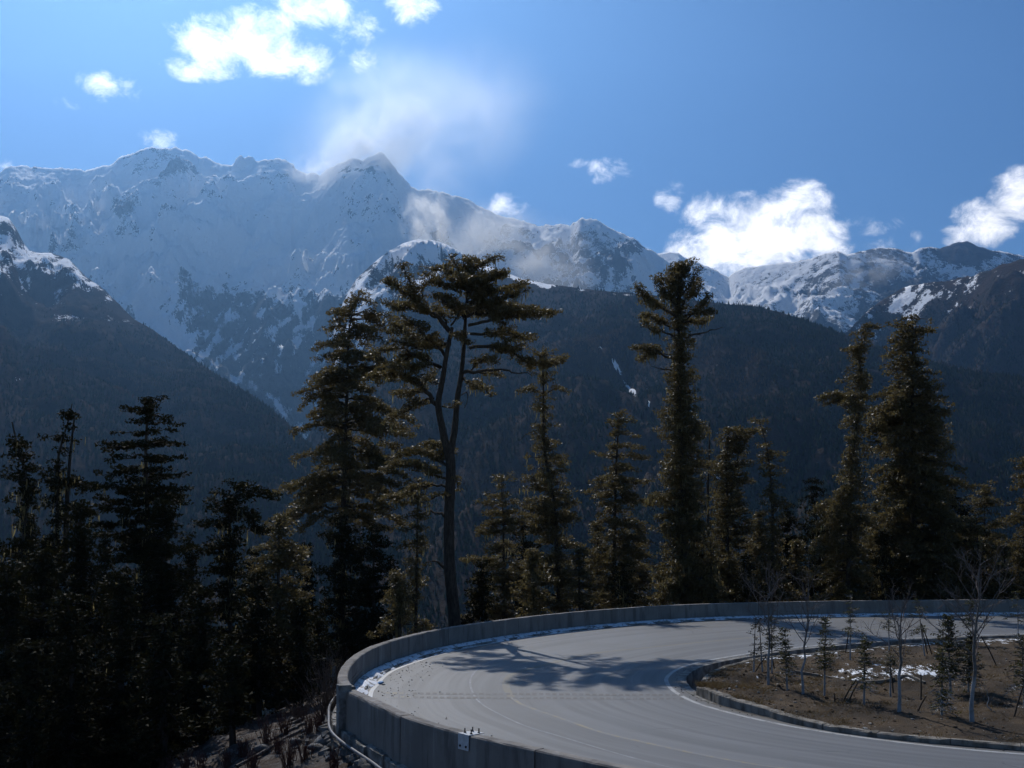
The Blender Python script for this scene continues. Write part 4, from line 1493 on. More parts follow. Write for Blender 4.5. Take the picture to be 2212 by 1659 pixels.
def main_tree():
    D = 61.0
    T = Tree(101, 0.135, 30, (0.33, 0.17))
    g = T.g
    tr = np.array(Z4([(800, 890), (806, 950), (800, 1100), (798, 1220), (800, 1350), (812, 1480), (822, 1600)]))
    P = at_depth(tr[:, 0], tr[:, 1], D)
    bz = hz1(P[-1, 0], D)
    base = (float(P[-1, 0]) + 0.1, D, bz - 0.15)
    P = np.vstack([P, [base[0], D, bz - 0.3]])
    Q = catmull(P, 24)
    T.wood.tube(Q[::-1], np.interp(np.linspace(0, 1, 24), [0, 0.12, 0.5, 1], [0.46, 0.37, 0.32, 0.27]), 10)
    ls = np.array(Z4([(800, 905), (785, 850), (770, 780), (755, 690), (765, 620), (777, 560), (786, 500), (800, 430), (812, 370)]))
    S = at_depth(ls[:, 0], ls[:, 1], D)
    S[:, 1] += np.linspace(0, -0.4, len(S))
    T.wood.tube(catmull(S, 22), np.linspace(0.22, 0.10, 22), 8)
    rs = np.array(Z4([(802, 905), (812, 840), (822, 780), (832, 660), (848, 560), (856, 470), (862, 380), (868, 270), (876, 160), (880, 70)]))
    S = at_depth(rs[:, 0], rs[:, 1], D)
    S[:, 1] += np.linspace(0, 0.7, len(S))
    T.wood.tube(catmull(S, 26), np.linspace(0.20, 0.04, 26), 8)
    L = [([(870, 930), (1060, 920), (1250, 950), (1400, 1050), (1550, 1060), (1720, 1030)], .11, .22, .4),
         ([(810, 1160), (960, 1160), (1180, 1140), (1290, 1190), (1370, 1165), (1450, 1215)], .11, 9, -.5),
         ([(880, 1150), (950, 1080), (1060, 1060), (1110, 1100)], .05, .2, -.8),
         ([(960, 1160), (1060, 1150), (1160, 1180)], .04, .3, .6),
         ([(810, 1215), (900, 1240), (980, 1280), (1075, 1350)], .06, .15, .6),
         ([(790, 1370), (850, 1330), (850, 1400), (815, 1470)], .035, 9, .5),
         ([(880, 800), (1050, 775), (1200, 755), (1330, 770), (1430, 790)], .09, .2, 1.0),
         ([(860, 720), (1050, 690), (1250, 640), (1450, 660), (1600, 675)], .10, .3, -1.0),
         ([(850, 640), (1050, 590), (1250, 560), (1450, 565), (1620, 560)], .10, .2, .6),
         ([(840, 560), (1000, 480), (1200, 420), (1370, 380)], .09, .15, -.6),
         ([(840, 500), (1000, 520), (1180, 500), (1330, 520), (1410, 480)], .08, .15, 1.2),
         ([(830, 380), (950, 290), (1100, 230), (1205, 215)], .08, .1, .7),
         ([(830, 420), (960, 380), (1120, 330), (1200, 310)], .07, .1, -1.2),
         ([(820, 260), (950, 180), (1060, 140), (1140, 125)], .06, .1, -.5),
         ([(820, 250), (800, 160), (850, 60)], .05, .1, .2), ([(825, 220), (900, 110), (950, 80)], .04, .1, .6),
         ([(815, 300), (700, 230), (600, 170), (510, 190)], .08, .15, .4), ([(815, 330), (740, 180), (720, 140)], .05, .2, -.7),
         ([(800, 420), (650, 370), (540, 350), (460, 295)], .08, .2, -.8),
         ([(690, 780), (600, 690), (500, 620), (390, 520), (260, 430), (130, 345)], .15, .35, -.6),
         ([(390, 520), (340, 400), (320, 320), (285, 245)], .06, .1, -.9), ([(420, 540), (430, 450), (460, 360)], .05, .2, -.4),
         ([(560, 650), (430, 540), (300, 500), (200, 490), (85, 480)], .08, .45, .8), ([(300, 560), (240, 520), (170, 510)], .05, .2, 1.0),
         ([(700, 890), (560, 890), (430, 850), (300, 780), (210, 700), (140, 640)], .12, .1, 1.2),
         ([(640, 1000), (560, 930), (480, 870), (420, 790), (330, 740)], .10, .2, -1.2),
         ([(600, 1110), (490, 1060), (400, 1000), (280, 1000), (120, 1080), (0, 1160)], .12, .18, .5),
         ([(380, 1000), (260, 940), (120, 980), (0, 1040)], .06, .4, -.8),
         ([(580, 1460), (500, 1370), (410, 1270), (300, 1215), (120, 1190), (-60, 1245)], .15, .25, -.5),
         ([(540, 1400), (400, 1420), (250, 1500), (100, 1570)], .07, .2, .9), ([(480, 1350), (380, 1320), (260, 1330), (120, 1300)], .06, .15, 1.0), ([(500, 1080), (420, 1120), (300, 1130), (200, 1160)], .06, .15, -1.0), ([(560, 900), (430, 940), (300, 930), (180, 900)], .06, .1, -.7),
         ([(620, 1470), (700, 1480), (740, 1460)], .05, .3, -.3), ([(600, 1260), (540, 1240), (490, 1200), (530, 1110)], .05, .4, .7),
         ([(650, 730), (640, 640), (560, 560), (520, 480)], .08, .2, .9), ([(760, 620), (680, 560), (600, 520)], .07, .15, -1.0),
         ([(840, 660), (760, 560), (700, 450)], .06, .2, 1.0), ([(700, 720), (780, 620), (880, 600)], .06, .3, -.9), ([(860, 900), (790, 860), (740, 870)], .06, .1, -.9)]
    for pts, r0, f0, sw in L:
        hand_limb(T, (Z6(pts), r0, f0, sw * 2.2), D)
    prf = np.array([(560, 995, 1030), (580, 955, 1058), (605, 925, 1088), (635, 900, 1120), (665, 905, 1165), (700, 890, 1165), (735, 880, 1150)], float)
    for q in range(20):
        v_ = 568 + 100 * g.random()
        ul, ur = np.interp(v_, prf[:, 0], prf[:, 1]), np.interp(v_, prf[:, 0], prf[:, 2])
        u0_ = np.interp(v_, rs[::-1, 1], rs[::-1, 0])
        ue = ul + (ur - ul) * g.random()
        sw_ = g.normal() * 1.5
        hand_limb(T, ([(u0_, v_ + abs(ue - u0_) * 0.35), (0.5 * (u0_ + ue), v_ + abs(ue - u0_) * 0.12), (ue, v_)], .035, .25, sw_), D)
    L4 = [([(800, 960), (740, 900), (660, 880), (560, 900)], .10, .2, .5), ([(800, 1000), (720, 960), (640, 930), (560, 960)], .08, .2, -.9), ([(795, 1030), (700, 1010), (600, 1060), (520, 1070)], .08, .3, .8),
          ([(800, 940), (770, 860), (690, 840)], .06, .2, 1.0), ([(805, 980), (830, 990), (835, 1040)], .05, .1, .3), ([(800, 1040), (760, 1060), (700, 1090)], .06, .2, -.6),
          ([(780, 1150), (760, 1132), (720, 1122), (680, 1135)], .10, 9, .2), ([(785, 1365), (760, 1345), (735, 1328), (712, 1335)], .10, 9, -.2)]
    for pts, r0, f0, sw in L4:
        hand_limb(T, (Z4(pts), r0, f0, sw * 2.0), D)
    return T.finish('conifer_tree', base, 'tall forked conifer with a wide flat-topped crown and bare lower trunk behind the wall', lichen=0.10)


main_tree()

GRP = 'old conifers beyond the wall'
conifer('conifer_tree', 'broad ragged conifer directly behind the forked tree, leaning its crown against it', 82, [(776, 630), (757, 690), (752, 800), (748, 900), (744, 1000), (741, 1111), (735, 1300), (735, 1380)],
        [(630, 755, 800), (660, 725, 830), (690, 695, 856), (730, 680, 862), (780, 655, 850), (830, 645, 866), (880, 640, 880), (920, 632, 892), (960, 606, 900), (1010, 600, 905), (1060, 604, 890), (1100, 620, 880), (1135, 690, 800)],
        201, 0.42, lichen=0.06, gap=0.16, tier=0.62, nb=5, dens=0.95, leaf=0.19, n_per=20, group=GRP)
conifer('conifer_tree', 'slim lichen-draped conifer standing just right of the forked tree', 80, [(1170, 765), (1173, 800), (1174, 900), (1178, 986), (1195, 1080), (1203, 1200), (1207, 1310)],
        [(770, 1135, 1215), (800, 1150, 1205), (850, 1150, 1198), (900, 1152, 1195), (960, 1140, 1212), (1010, 1135, 1230), (1080, 1130, 1246), (1150, 1120, 1252), (1230, 1110, 1262), (1320, 1100, 1275)],
        202, 0.26, lichen=0.22, gap=0.18, tier=0.42, nb=4, limbs=[(Z4([(1190, 790), (1150, 790), (1120, 810), (1090, 835)]), .05, 9, .3), (Z4([(1200, 540), (1240, 500), (1280, 485)]), .05, .4, .3), (Z4([(1190, 640), (1130, 620), (1080, 628)]), .06, .4, .4), (Z4([(1200, 640), (1250, 620), (1285, 640)]), .05, .4, -.4)], group=GRP)
conifer('conifer_tree', 'tiered medium conifer between the slim lichen-draped tree and the tall narrow one', 85, [(1338, 890), (1334, 950), (1330, 1050), (1328, 1160), (1326, 1310)],
        [(890, 1322, 1352), (930, 1298, 1382), (970, 1278, 1405), (1010, 1266, 1412), (1050, 1256, 1416), (1090, 1284, 1400), (1130, 1270, 1400), (1180, 1276, 1410), (1240, 1262, 1396), (1310, 1250, 1392)], 203, 0.30, gap=0.2, tier=0.7, nb=5, leaf=0.16, group=GRP)
tl = [([(300, 260), (240, 190), (215, 120)], .08, .3, .4), ([(300, 310), (220, 262), (165, 250), (108, 180)], .11, .35, -.5), ([(300, 370), (250, 340), (190, 300), (150, 285)], .08, .35, .7),
      ([(300, 405), (230, 382), (170, 372), (128, 340)], .08, .45, -.6), ([(290, 505), (230, 482), (170, 445), (98, 445)], .10, .4, .4), ([(270, 480), (200, 470), (130, 485)], .05, .5, .8), ([(270, 555), (220, 545), (175, 532)], .06, 9, .2), ([(240, 553), (200, 560)], .03, 9, -.3),
      ([(310, 260), (350, 205), (385, 155), (400, 125)], .07, .35, .3), ([(320, 330), (380, 285), (432, 218)], .06, .5, -.3), ([(320, 330), (400, 322), (462, 292)], .08, .3, .6), ([(330, 300), (400, 300), (450, 300)], .06, .3, -.8),
      ([(335, 405), (400, 382), (460, 362), (515, 348)], .08, 9, .2), ([(302, 210), (270, 130), (278, 70)], .06, .3, .3), ([(310, 140), (345, 65), (370, 38)], .04, .3, .2), ([(312, 210), (360, 145), (378, 95)], .05, .3, -.5), ([(300, 180), (240, 140), (210, 125)], .05, .3, -.4),
      ([(310, 230), (290, 150), (310, 60)], .05, .3, .6)]
conifer('conifer_tree', 'tall narrow lichen-hung conifer with a crooked half-dead top', 74, [(1478, 566), (1470, 590), (1465, 640), (1467, 700), (1468, 774), (1469, 860), (1470, 959), (1475, 1051), (1478, 1180), (1480, 1305)],
        [(760, 1450, 1500), (800, 1446, 1506), (840, 1444, 1510), (885, 1420, 1512), (935, 1428, 1530), (980, 1436, 1528), (1030, 1414, 1528), (1075, 1404, 1532), (1120, 1408, 1524), (1190, 1405, 1536), (1305, 1402, 1545)],
        204, 0.40, lichen=0.30, gap=0.07, tier=0.36, nb=6, limbs=[(Z7(p), r_, f_, w_ * 2.0) for p, r_, f_, w_ in tl], rise=0.1, stems=[Z7([(330, 520), (320, 450), (320, 380), (318, 330)])], group=GRP)
conifer('conifer_tree', 'bushy conifer with a broken bare trunk spike rising beside it', 84, [(1575, 925), (1570, 980), (1572, 1080), (1575, 1310)],
        [(930, 1560, 1615), (980, 1543, 1625), (1050, 1520, 1622), (1100, 1520, 1632), (1200, 1514, 1636), (1310, 1508, 1642)], 205, 0.26, lichen=0.08, tier=0.5, nb=5, group=GRP,
        stems=[[(1540, 1300), (1531, 1150), (1530, 1060), (1534, 985), (1535, 912)]], limbs=[([(1590, 1010), (1600, 960), (1618, 935), (1640, 925)], .07, .3, .4), ([(1560, 990), (1572, 965), (1590, 940), (1602, 930)], .07, .4, -.4)])
conifer('conifer_tree', 'slender conifer with a bent top leaning left, right of the broken spike', 80, [(1640, 908), (1650, 940), (1660, 980), (1668, 1066), (1669, 1180), (1668, 1310)],
        [(905, 1622, 1656), (950, 1632, 1690), (1000, 1640, 1696), (1050, 1640, 1706), (1100, 1640, 1700), (1150, 1642, 1692), (1210, 1622, 1722), (1310, 1605, 1735)], 206, 0.22, tier=0.5, nb=4, gap=0.18, group=GRP)
conifer('conifer_tree', 'narrow conifer with separate foliage shelves just left of the largest dense one', 76, [(1872, 700), (1866, 730), (1857, 768), (1860, 844), (1850, 924), (1838, 1024), (1834, 1150), (1833, 1310)],
        [(698, 1855, 1905), (725, 1850, 1890), (738, 1852, 1880), (755, 1820, 1880), (790, 1845, 1885), (815, 1808, 1890), (840, 1835, 1880), (862, 1771, 1892), (885, 1800, 1880), (930, 1835, 1876), (980, 1820, 1880), (1020, 1790, 1880), (1060, 1742, 1880), (1120, 1742, 1880), (1200, 1752, 1880), (1310, 1740, 1890)],
        207, 0.28, lichen=0.05, gap=0.15, tier=0.46, nb=5, limbs=[([(1852, 865), (1820, 858), (1795, 852), (1772, 862)], .07, .2, .3), ([(1860, 770), (1840, 758), (1822, 756)], .05, .1, -.3), ([(1868, 715), (1885, 704), (1906, 706)], .04, .1, .3)], group=GRP)
conifer('conifer_tree', 'largest dense conifer on the right, dark and broad to the ground', 80, [(1969, 684), (1970, 720), (1970, 780), (1972, 900), (1973, 1050), (1974, 1310)],
        [(688, 1945, 2015), (720, 1930, 2026), (745, 1925, 2005), (775, 1905, 2005), (810, 1906, 2026), (840, 1896, 2048), (880, 1880, 2052), (920, 1866, 2076), (960, 1856, 2070), (1000, 1880, 2066), (1050, 1880, 2082), (1090, 1864, 2104), (1150, 1870, 2082), (1220, 1870, 2078), (1310, 1862, 2084)],
        208, 0.42, lichen=0.06, gap=0.08, tier=0.46, nb=6, leaf=0.2, n_per=17, limbs=[([(1969, 745), (1990, 720), (2022, 712)], .06, .3, .4), ([(1969, 740), (1948, 712), (1942, 700)], .05, .3, .4), ([(1969, 750), (1945, 748), (1926, 738)], .05, .3, -.4)], group=GRP)
conifer('conifer_tree', 'conifer cut by the right edge of the picture', 78, [(2214, 994), (2214, 1050), (2212, 1150), (2212, 1310)],
        [(994, 2192, 2240), (1040, 2176, 2252), (1080, 2160, 2262), (1150, 2150, 2272), (1310, 2140, 2285)], 209, 0.26, tier=0.5, nb=5, group=GRP)
conifer('conifer_tree', 'low rounded conifer between the largest dense one and the right edge', 90, [(2126, 1050), (2126, 1120), (2128, 1310)],
        [(1050, 2106, 2146), (1100, 2076, 2172), (1150, 2070, 2182), (1200, 2088, 2182), (1310, 2080, 2192)], 210, 0.26, tier=0.5, nb=5, group=GRP)
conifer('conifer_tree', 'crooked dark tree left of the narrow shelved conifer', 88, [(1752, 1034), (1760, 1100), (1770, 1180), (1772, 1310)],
        [(1034, 1736, 1776), (1080, 1730, 1792), (1130, 1720, 1802), (1200, 1718, 1802), (1310, 1708, 1812)], 211, 0.22, tier=0.55, nb=4, gap=0.22, leafmat='leaf_dark_shaded', group=GRP)
conifer('conifer_tree', 'short conifer right beside the bare lower trunk of the forked tree', 80, [(1082, 1032), (1086, 1100), (1088, 1200), (1088, 1340)],
        [(1032, 1066, 1108), (1080, 1045, 1132), (1130, 1015, 1150), (1180, 1030, 1142), (1230, 1020, 1142), (1280, 1000, 1132), (1340, 990, 1140)], 212, 0.2, lichen=0.1, tier=0.6, nb=5, gap=0.15, group=GRP)
conifer('conifer_tree', 'thin ragged conifer left beside the bare lower trunk of the forked tree', 78, [(905, 1036), (902, 1120), (900, 1240), (897, 1370)],
        [(1038, 882, 924), (1100, 860, 930), (1150, 842, 930), (1200, 860, 930), (1250, 846, 936), (1310, 850, 936), (1370, 840, 942)], 213, 0.2, lichen=0.08, tier=0.55, nb=4, gap=0.25, group=GRP)
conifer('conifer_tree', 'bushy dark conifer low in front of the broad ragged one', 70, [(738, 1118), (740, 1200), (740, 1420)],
        [(1118, 705, 775), (1200, 682, 830), (1300, 682, 850), (1420, 680, 850)], 214, 0.24, leafmat='leaf_dark_shaded', lichen=0.05, tier=0.45, nb=5, group=GRP)
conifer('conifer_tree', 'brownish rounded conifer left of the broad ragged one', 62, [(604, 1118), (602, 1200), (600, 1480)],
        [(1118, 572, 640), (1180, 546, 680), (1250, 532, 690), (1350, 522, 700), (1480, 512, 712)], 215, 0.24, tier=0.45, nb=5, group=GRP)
conifer('conifer_tree', 'dark conifer touching the wall bend from behind', 66, [(806, 1140), (806, 1250), (806, 1420)], [(1140, 772, 840), (1250, 760, 872), (1400, 742, 884)], 216, 0.22, leafmat='leaf_dark_shaded', tier=0.45, nb=5, group=GRP)

LGRP = 'shaded conifers on the slope at the left'
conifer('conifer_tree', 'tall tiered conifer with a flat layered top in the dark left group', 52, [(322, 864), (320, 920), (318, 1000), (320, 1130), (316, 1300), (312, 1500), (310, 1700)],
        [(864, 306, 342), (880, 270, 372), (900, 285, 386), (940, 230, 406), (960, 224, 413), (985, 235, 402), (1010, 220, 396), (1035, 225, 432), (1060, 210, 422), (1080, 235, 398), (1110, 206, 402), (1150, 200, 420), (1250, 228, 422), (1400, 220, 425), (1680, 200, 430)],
        301, 0.32, 'leaf_dark_shaded', 0.03, gap=0.15, tier=0.50, nb=5, leaf=0.16, group=LGRP, clump=(0.38, 0.16))
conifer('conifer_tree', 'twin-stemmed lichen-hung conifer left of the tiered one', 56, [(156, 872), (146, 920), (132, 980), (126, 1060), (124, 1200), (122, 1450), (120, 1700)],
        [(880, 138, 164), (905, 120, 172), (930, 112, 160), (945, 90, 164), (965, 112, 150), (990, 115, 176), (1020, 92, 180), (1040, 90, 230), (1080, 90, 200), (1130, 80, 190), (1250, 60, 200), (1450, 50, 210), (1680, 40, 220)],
        302, 0.30, 'leaf_dark_shaded', 0.20, gap=0.2, tier=0.5, nb=4, leaf=0.16, group=LGRP, stems=[[(140, 1250), (142, 1100), (146, 1000), (150, 940), (152, 900)]])
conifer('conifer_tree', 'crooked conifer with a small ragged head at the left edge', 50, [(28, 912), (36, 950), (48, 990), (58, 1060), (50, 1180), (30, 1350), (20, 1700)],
        [(912, 20, 44), (940, 2, 75), (960, 4, 85), (990, 12, 85), (1030, 12, 84), (1080, 0, 90), (1200, -22, 100), (1500, -30, 112), (1680, -40, 120)], 303, 0.24, 'leaf_dark_shaded', 0.05, gap=0.22, tier=0.5, nb=4, leaf=0.16, group=LGRP)
conifer('conifer_tree', 'pointed young fir in front of the twin-stemmed conifer', 46, [(176, 1084), (176, 1200), (176, 1400), (176, 1700)], [(1084, 170, 182), (1130, 150, 206), (1200, 138, 226), (1300, 120, 242), (1500, 98, 262), (1680, 80, 280)], 304, 0.2, 'leaf_dark_shaded', gap=0.08, tier=0.42, nb=5, leaf=0.16, group=LGRP)
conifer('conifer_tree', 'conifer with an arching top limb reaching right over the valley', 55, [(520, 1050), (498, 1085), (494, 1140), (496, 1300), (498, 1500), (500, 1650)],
        [(1050, 488, 540), (1075, 455, 545), (1100, 450, 545), (1140, 432, 540), (1200, 420, 522), (1280, 425, 532), (1350, 440, 542), (1500, 440, 562), (1650, 440, 570)], 305, 0.24, 'leaf_dark_shaded', 0.04, gap=0.15, tier=0.45, nb=5, leaf=0.16, group=LGRP,
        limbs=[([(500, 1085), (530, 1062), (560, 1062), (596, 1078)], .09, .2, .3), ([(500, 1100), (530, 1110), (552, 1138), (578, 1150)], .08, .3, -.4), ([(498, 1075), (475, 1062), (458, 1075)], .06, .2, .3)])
conifer('conifer_tree', 'pointed young fir in front of the tiered conifer', 47, [(356, 1085), (356, 1200), (358, 1400), (358, 1700)], [(1085, 350, 362), (1130, 330, 390), (1200, 318, 412), (1350, 300, 432), (1550, 288, 442), (1680, 280, 450)], 306, 0.2, 'leaf_dark_shaded', gap=0.08, tier=0.42, nb=5, leaf=0.16, group=LGRP)
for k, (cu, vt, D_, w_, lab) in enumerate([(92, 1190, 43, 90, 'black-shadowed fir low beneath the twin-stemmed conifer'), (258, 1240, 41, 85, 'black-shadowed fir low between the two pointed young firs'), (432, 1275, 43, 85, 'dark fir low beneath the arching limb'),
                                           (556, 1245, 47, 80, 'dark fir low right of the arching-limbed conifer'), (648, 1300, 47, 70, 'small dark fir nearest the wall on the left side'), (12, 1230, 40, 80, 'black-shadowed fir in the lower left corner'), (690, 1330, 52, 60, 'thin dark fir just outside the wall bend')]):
    conifer('conifer_tree', lab, D_, [(cu, vt), (cu + 2, vt + 150), (cu + 4, 1700)], [(vt, cu - 8, cu + 8), (vt + 60, cu - w_ * .5, cu + w_ * .5), (vt + 160, cu - w_ * .8, cu + w_ * .8), (1690, cu - w_, cu + w_)], 310 + k, 0.17, 'leaf_dark_shaded', gap=0.06, tier=0.44, nb=5, leaf=0.16, group=LGRP, n_per=34)
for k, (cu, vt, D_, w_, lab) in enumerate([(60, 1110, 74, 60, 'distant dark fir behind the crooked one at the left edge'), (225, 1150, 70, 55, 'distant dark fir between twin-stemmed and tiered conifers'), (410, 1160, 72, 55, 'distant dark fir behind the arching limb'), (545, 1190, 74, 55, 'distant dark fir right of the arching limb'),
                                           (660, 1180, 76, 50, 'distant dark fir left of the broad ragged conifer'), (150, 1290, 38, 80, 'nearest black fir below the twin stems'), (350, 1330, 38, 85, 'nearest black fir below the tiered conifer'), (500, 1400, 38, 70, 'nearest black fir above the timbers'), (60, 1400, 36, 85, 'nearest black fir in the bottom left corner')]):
    conifer('conifer_tree', lab, D_, [(cu, vt), (cu + 2, vt + 120), (cu + 4, 1700)], [(vt, cu - 8, cu + 8), (vt + 60, cu - w_ * .5, cu + w_ * .5), (vt + 160, cu - w_ * .8, cu + w_ * .8), (1690, cu - w_, cu + w_)], 370 + k, 0.17, 'leaf_dark_shaded', gap=0.06, tier=0.46, nb=5, leaf=0.17, group=LGRP, n_per=30)
# smaller growth filling in behind the wall
for k, (cu, vt, D_, w_, lab) in enumerate([(1040, 1215, 66, 46, 'small fir showing above the wall right of the bare trunk'), (1150, 1190, 68, 48, 'small fir above the wall left of the slim lichen-draped conifer'), (1250, 1180, 74, 44, 'small fir above the wall right of the slim lichen-draped conifer'),
                                           (1345, 1215, 72, 46, 'small fir above the wall below the tiered medium conifer'), (1430, 1225, 88, 30, 'small fir above the wall left of the tall narrow conifer'), (1535, 1170, 74, 46, 'small fir above the wall below the broken spike'), (1610, 1200, 76, 46, 'small fir above the wall below the bent-topped conifer'),
                                           (1720, 1170, 84, 48, 'small dark fir above the wall below the crooked tree'), (1800, 1180, 86, 44, 'small fir above the wall below the narrow shelved conifer'), (1905, 1150, 77, 48, 'small fir above the wall left below the largest conifer'), (2040, 1150, 76, 55, 'small fir above the wall right below the largest conifer'),
                                           (2170, 1180, 76, 50, 'small fir above the wall near the right edge'), (1500, 1120, 86, 50, 'middling fir behind the tall narrow conifer'), (1560, 1110, 90, 52, 'middling fir behind the broken spike'), (1640, 1110, 88, 54, 'middling fir behind the bent-topped conifer'), (1700, 1090, 92, 50, 'middling fir between the bent-topped and the crooked trees'), (1790, 1080, 92, 52, 'middling fir between the crooked and the shelved trees'),
                                           (1890, 1090, 90, 52, 'middling fir between the shelved and the largest conifers'), (2060, 1060, 88, 56, 'middling fir right behind the largest conifer'), (2110, 1120, 78, 60, 'middling fir below the low rounded conifer'), (1290, 1130, 90, 46, 'middling fir behind the tiered medium conifer'), (1130, 1120, 92, 46, 'middling fir behind the slim lichen-draped conifer'), (1380, 1140, 94, 42, 'middling fir left of the tall narrow conifer'), (2000, 1180, 77, 50, 'dense small fir in front of the largest conifer'), (1830, 1190, 77, 48, 'dense small fir in front of the shelved conifer'), (860, 1240, 60, 46, 'small fir above the wall under the broad ragged conifer')]):
    conifer('conifer_tree', lab, D_, [(cu, vt), (cu + 1, vt + 70), (cu + 3, 1360)], [(vt, cu - 7, cu + 7), (vt + 40, cu - w_ * .6, cu + w_ * .6), (vt + 100, cu - w_, cu + w_), (1360, cu - w_ * 1.05, cu + w_ * 1.05)], 340 + k, 0.13, 'leaf' if k % 3 else 'leaf_dark_shaded', lichen=0.05 if k % 2 else 0, gap=0.10, tier=0.46, nb=5, leaf=0.16, group='small firs showing above the wall')


# ------------------------------------------------------------------ saplings and bare trees on the island
bwm, bwt, bwb = new_mat('whitewashed_bark')
gz = ng(bwt, 'ShaderNodeSeparateXYZ')
bwp = coords(bwt, 'Object')
bwt.links.new(bwp, gz.inputs[0])
kz = mth(bwt, 'ADD', gz.outputs[2], mth(bwt, 'MULTIPLY', noise_tex(bwt, 6, 4, 0.6, bwp), 0.3))
bwc = mixc(bwt, rng(bwt, noise_tex(bwt, 9, 5, 0.65, bwp), 0.35, 0.65), (0.13, 0.12, 0.115), (0.08, 0.072, 0.066))
bww = mixc(bwt, rng(bwt, noise_tex(bwt, 7, 5, 0.65, bwp), 0.40, 0.68), (0.27, 0.27, 0.28), (0.16, 0.155, 0.15))
bwt.links.new(mixc(bwt, rng(bwt, kz, 1.34, 1.46), bww, bwc), bwb.inputs['Base Color'])
bwb.inputs['Roughness'].default_value = 0.9
M['whitewash'] = bwm
bws = bwm.copy()
bws.name = 'whitewashed_sapling_bark'
for n_ in bws.node_tree.nodes:
    if n_.type == 'MAP_RANGE' and abs(n_.inputs['From Min'].default_value - 1.34) < 1e-3:
        n_.inputs['From Min'].default_value = 0.85
        n_.inputs['From Max'].default_value = 0.95
M['whitewash_s'] = bws
M['twig'] = simple_mat('bare_twig', (0.17, 0.145, 0.135), (0.10, 0.08, 0.075), 6, 0.85, 0.0)
M['stake'] = simple_mat('dark_wood_stake', (0.05, 0.038, 0.030), (0.03, 0.024, 0.020), 6, 0.9, 0.3, 0.01)
Z2 = lambda p: zm(1500, 1300, 2.458, p)


def bare_tree(base_px, top_px, label, seed, fork=0.42, spread=0.55, r=0.075, n1=11, mat='whitewash'):
    g = np.random.default_rng(seed)
    (bu, bv), (tu, tv) = Z2([base_px, top_px])
    x, y, z = on_soil(bu, bv)
    T = at_depth(tu, tv, y)
    base = np.array([x, y, z - 0.05])
    H = T[2] - z
    r *= 0.62
    lean = np.array([T[0] - x, g.normal() * 0.2, 0])
    root = empty('bare_tree', tuple(base))
    tag(root, label, 'tree', 'leafless saplings on the island')
    trunk, tw = MB(), MB()
    s = np.linspace(0, 1, 10)
    Q = np.stack([lean[0] * s ** 1.3 * 0.8, lean[1] * s, H * 0.86 * s], -1) + np.concatenate([[[0, 0, 0]], g.standard_normal((9, 3)) * np.array([.03, .03, .0])])
    trunk.tube(Q, np.interp(s, [0, .08, .5, 1], [r * 1.25, r, r * .7, r * .18]), 8)

    def grow(p, d, L, rr, lev):
        n = 5
        pts = [p]
        dd = d
        for k in range(n - 1):
            dd = dd + g.standard_normal(3) * 0.16 + np.array([0, 0, 0.06])
            dd = dd / np.linalg.norm(dd)
            pts.append(pts[-1] + dd * L / (n - 1))
        tw.tube(pts, np.linspace(rr, rr * 0.35, n), 4 if lev == 0 else 3, cap=False)
        if lev >= 2:
            return
        for k in range(5 if lev == 0 else 4):
            q = g.uniform(0.3, 1.0)
            i0 = min(n - 2, int(q * (n - 1)))
            c = pts[i0] + (pts[i0 + 1] - pts[i0]) * (q * (n - 1) - i0)
            nd = dd + g.standard_normal(3) * 0.55
            grow(c, nd / np.linalg.norm(nd), L * g.uniform(0.35, 0.6), rr * 0.5, lev + 1)
    for k in range(n1):
        f = fork + (0.98 - fork) * (k / n1) + g.normal() * 0.02
        c = np.array([np.interp(f, s, Q[:, a]) for a in range(3)])
        ph = k * 2.4 + g.random()
        d = np.array([math.cos(ph) * spread, math.sin(ph) * spread, 0.85])
        grow(c, d / np.linalg.norm(d), H * (0.40 - 0.22 * f) * g.uniform(0.8, 1.25), r * 0.33, 0)
    trunk.build('trunk', [M[mat]], root, True)
    tw.build('crown', [M['twig']], root)
    return root


bare_tree((740, 757), (735, 20), 'leafless whitewashed tree nearest the tip of the island', 401, r=0.075, n1=13)
bare_tree((940, 803), (985, 80), 'leafless whitewashed tree, second from the tip of the island', 402, r=0.07, spread=0.45)
bare_tree((1492, 905), (1520, 150), 'straight leafless whitewashed tree in front of the snow patch', 403, r=0.085, spread=0.62)
bare_tree((1913, 970), (1985, -60), 'leaning leafless tree with the widest bare crown on the island', 404, r=0.10, spread=0.75, n1=15)
bare_tree((2010, 900), (1990, 720), 'stunted leafless sapling right of the leaning bare tree', 405, fork=0.2, r=0.03, n1=5)
bare_tree((2320, 935), (2330, 260), 'leafless tree just beyond the right edge of the picture', 406, r=0.08)


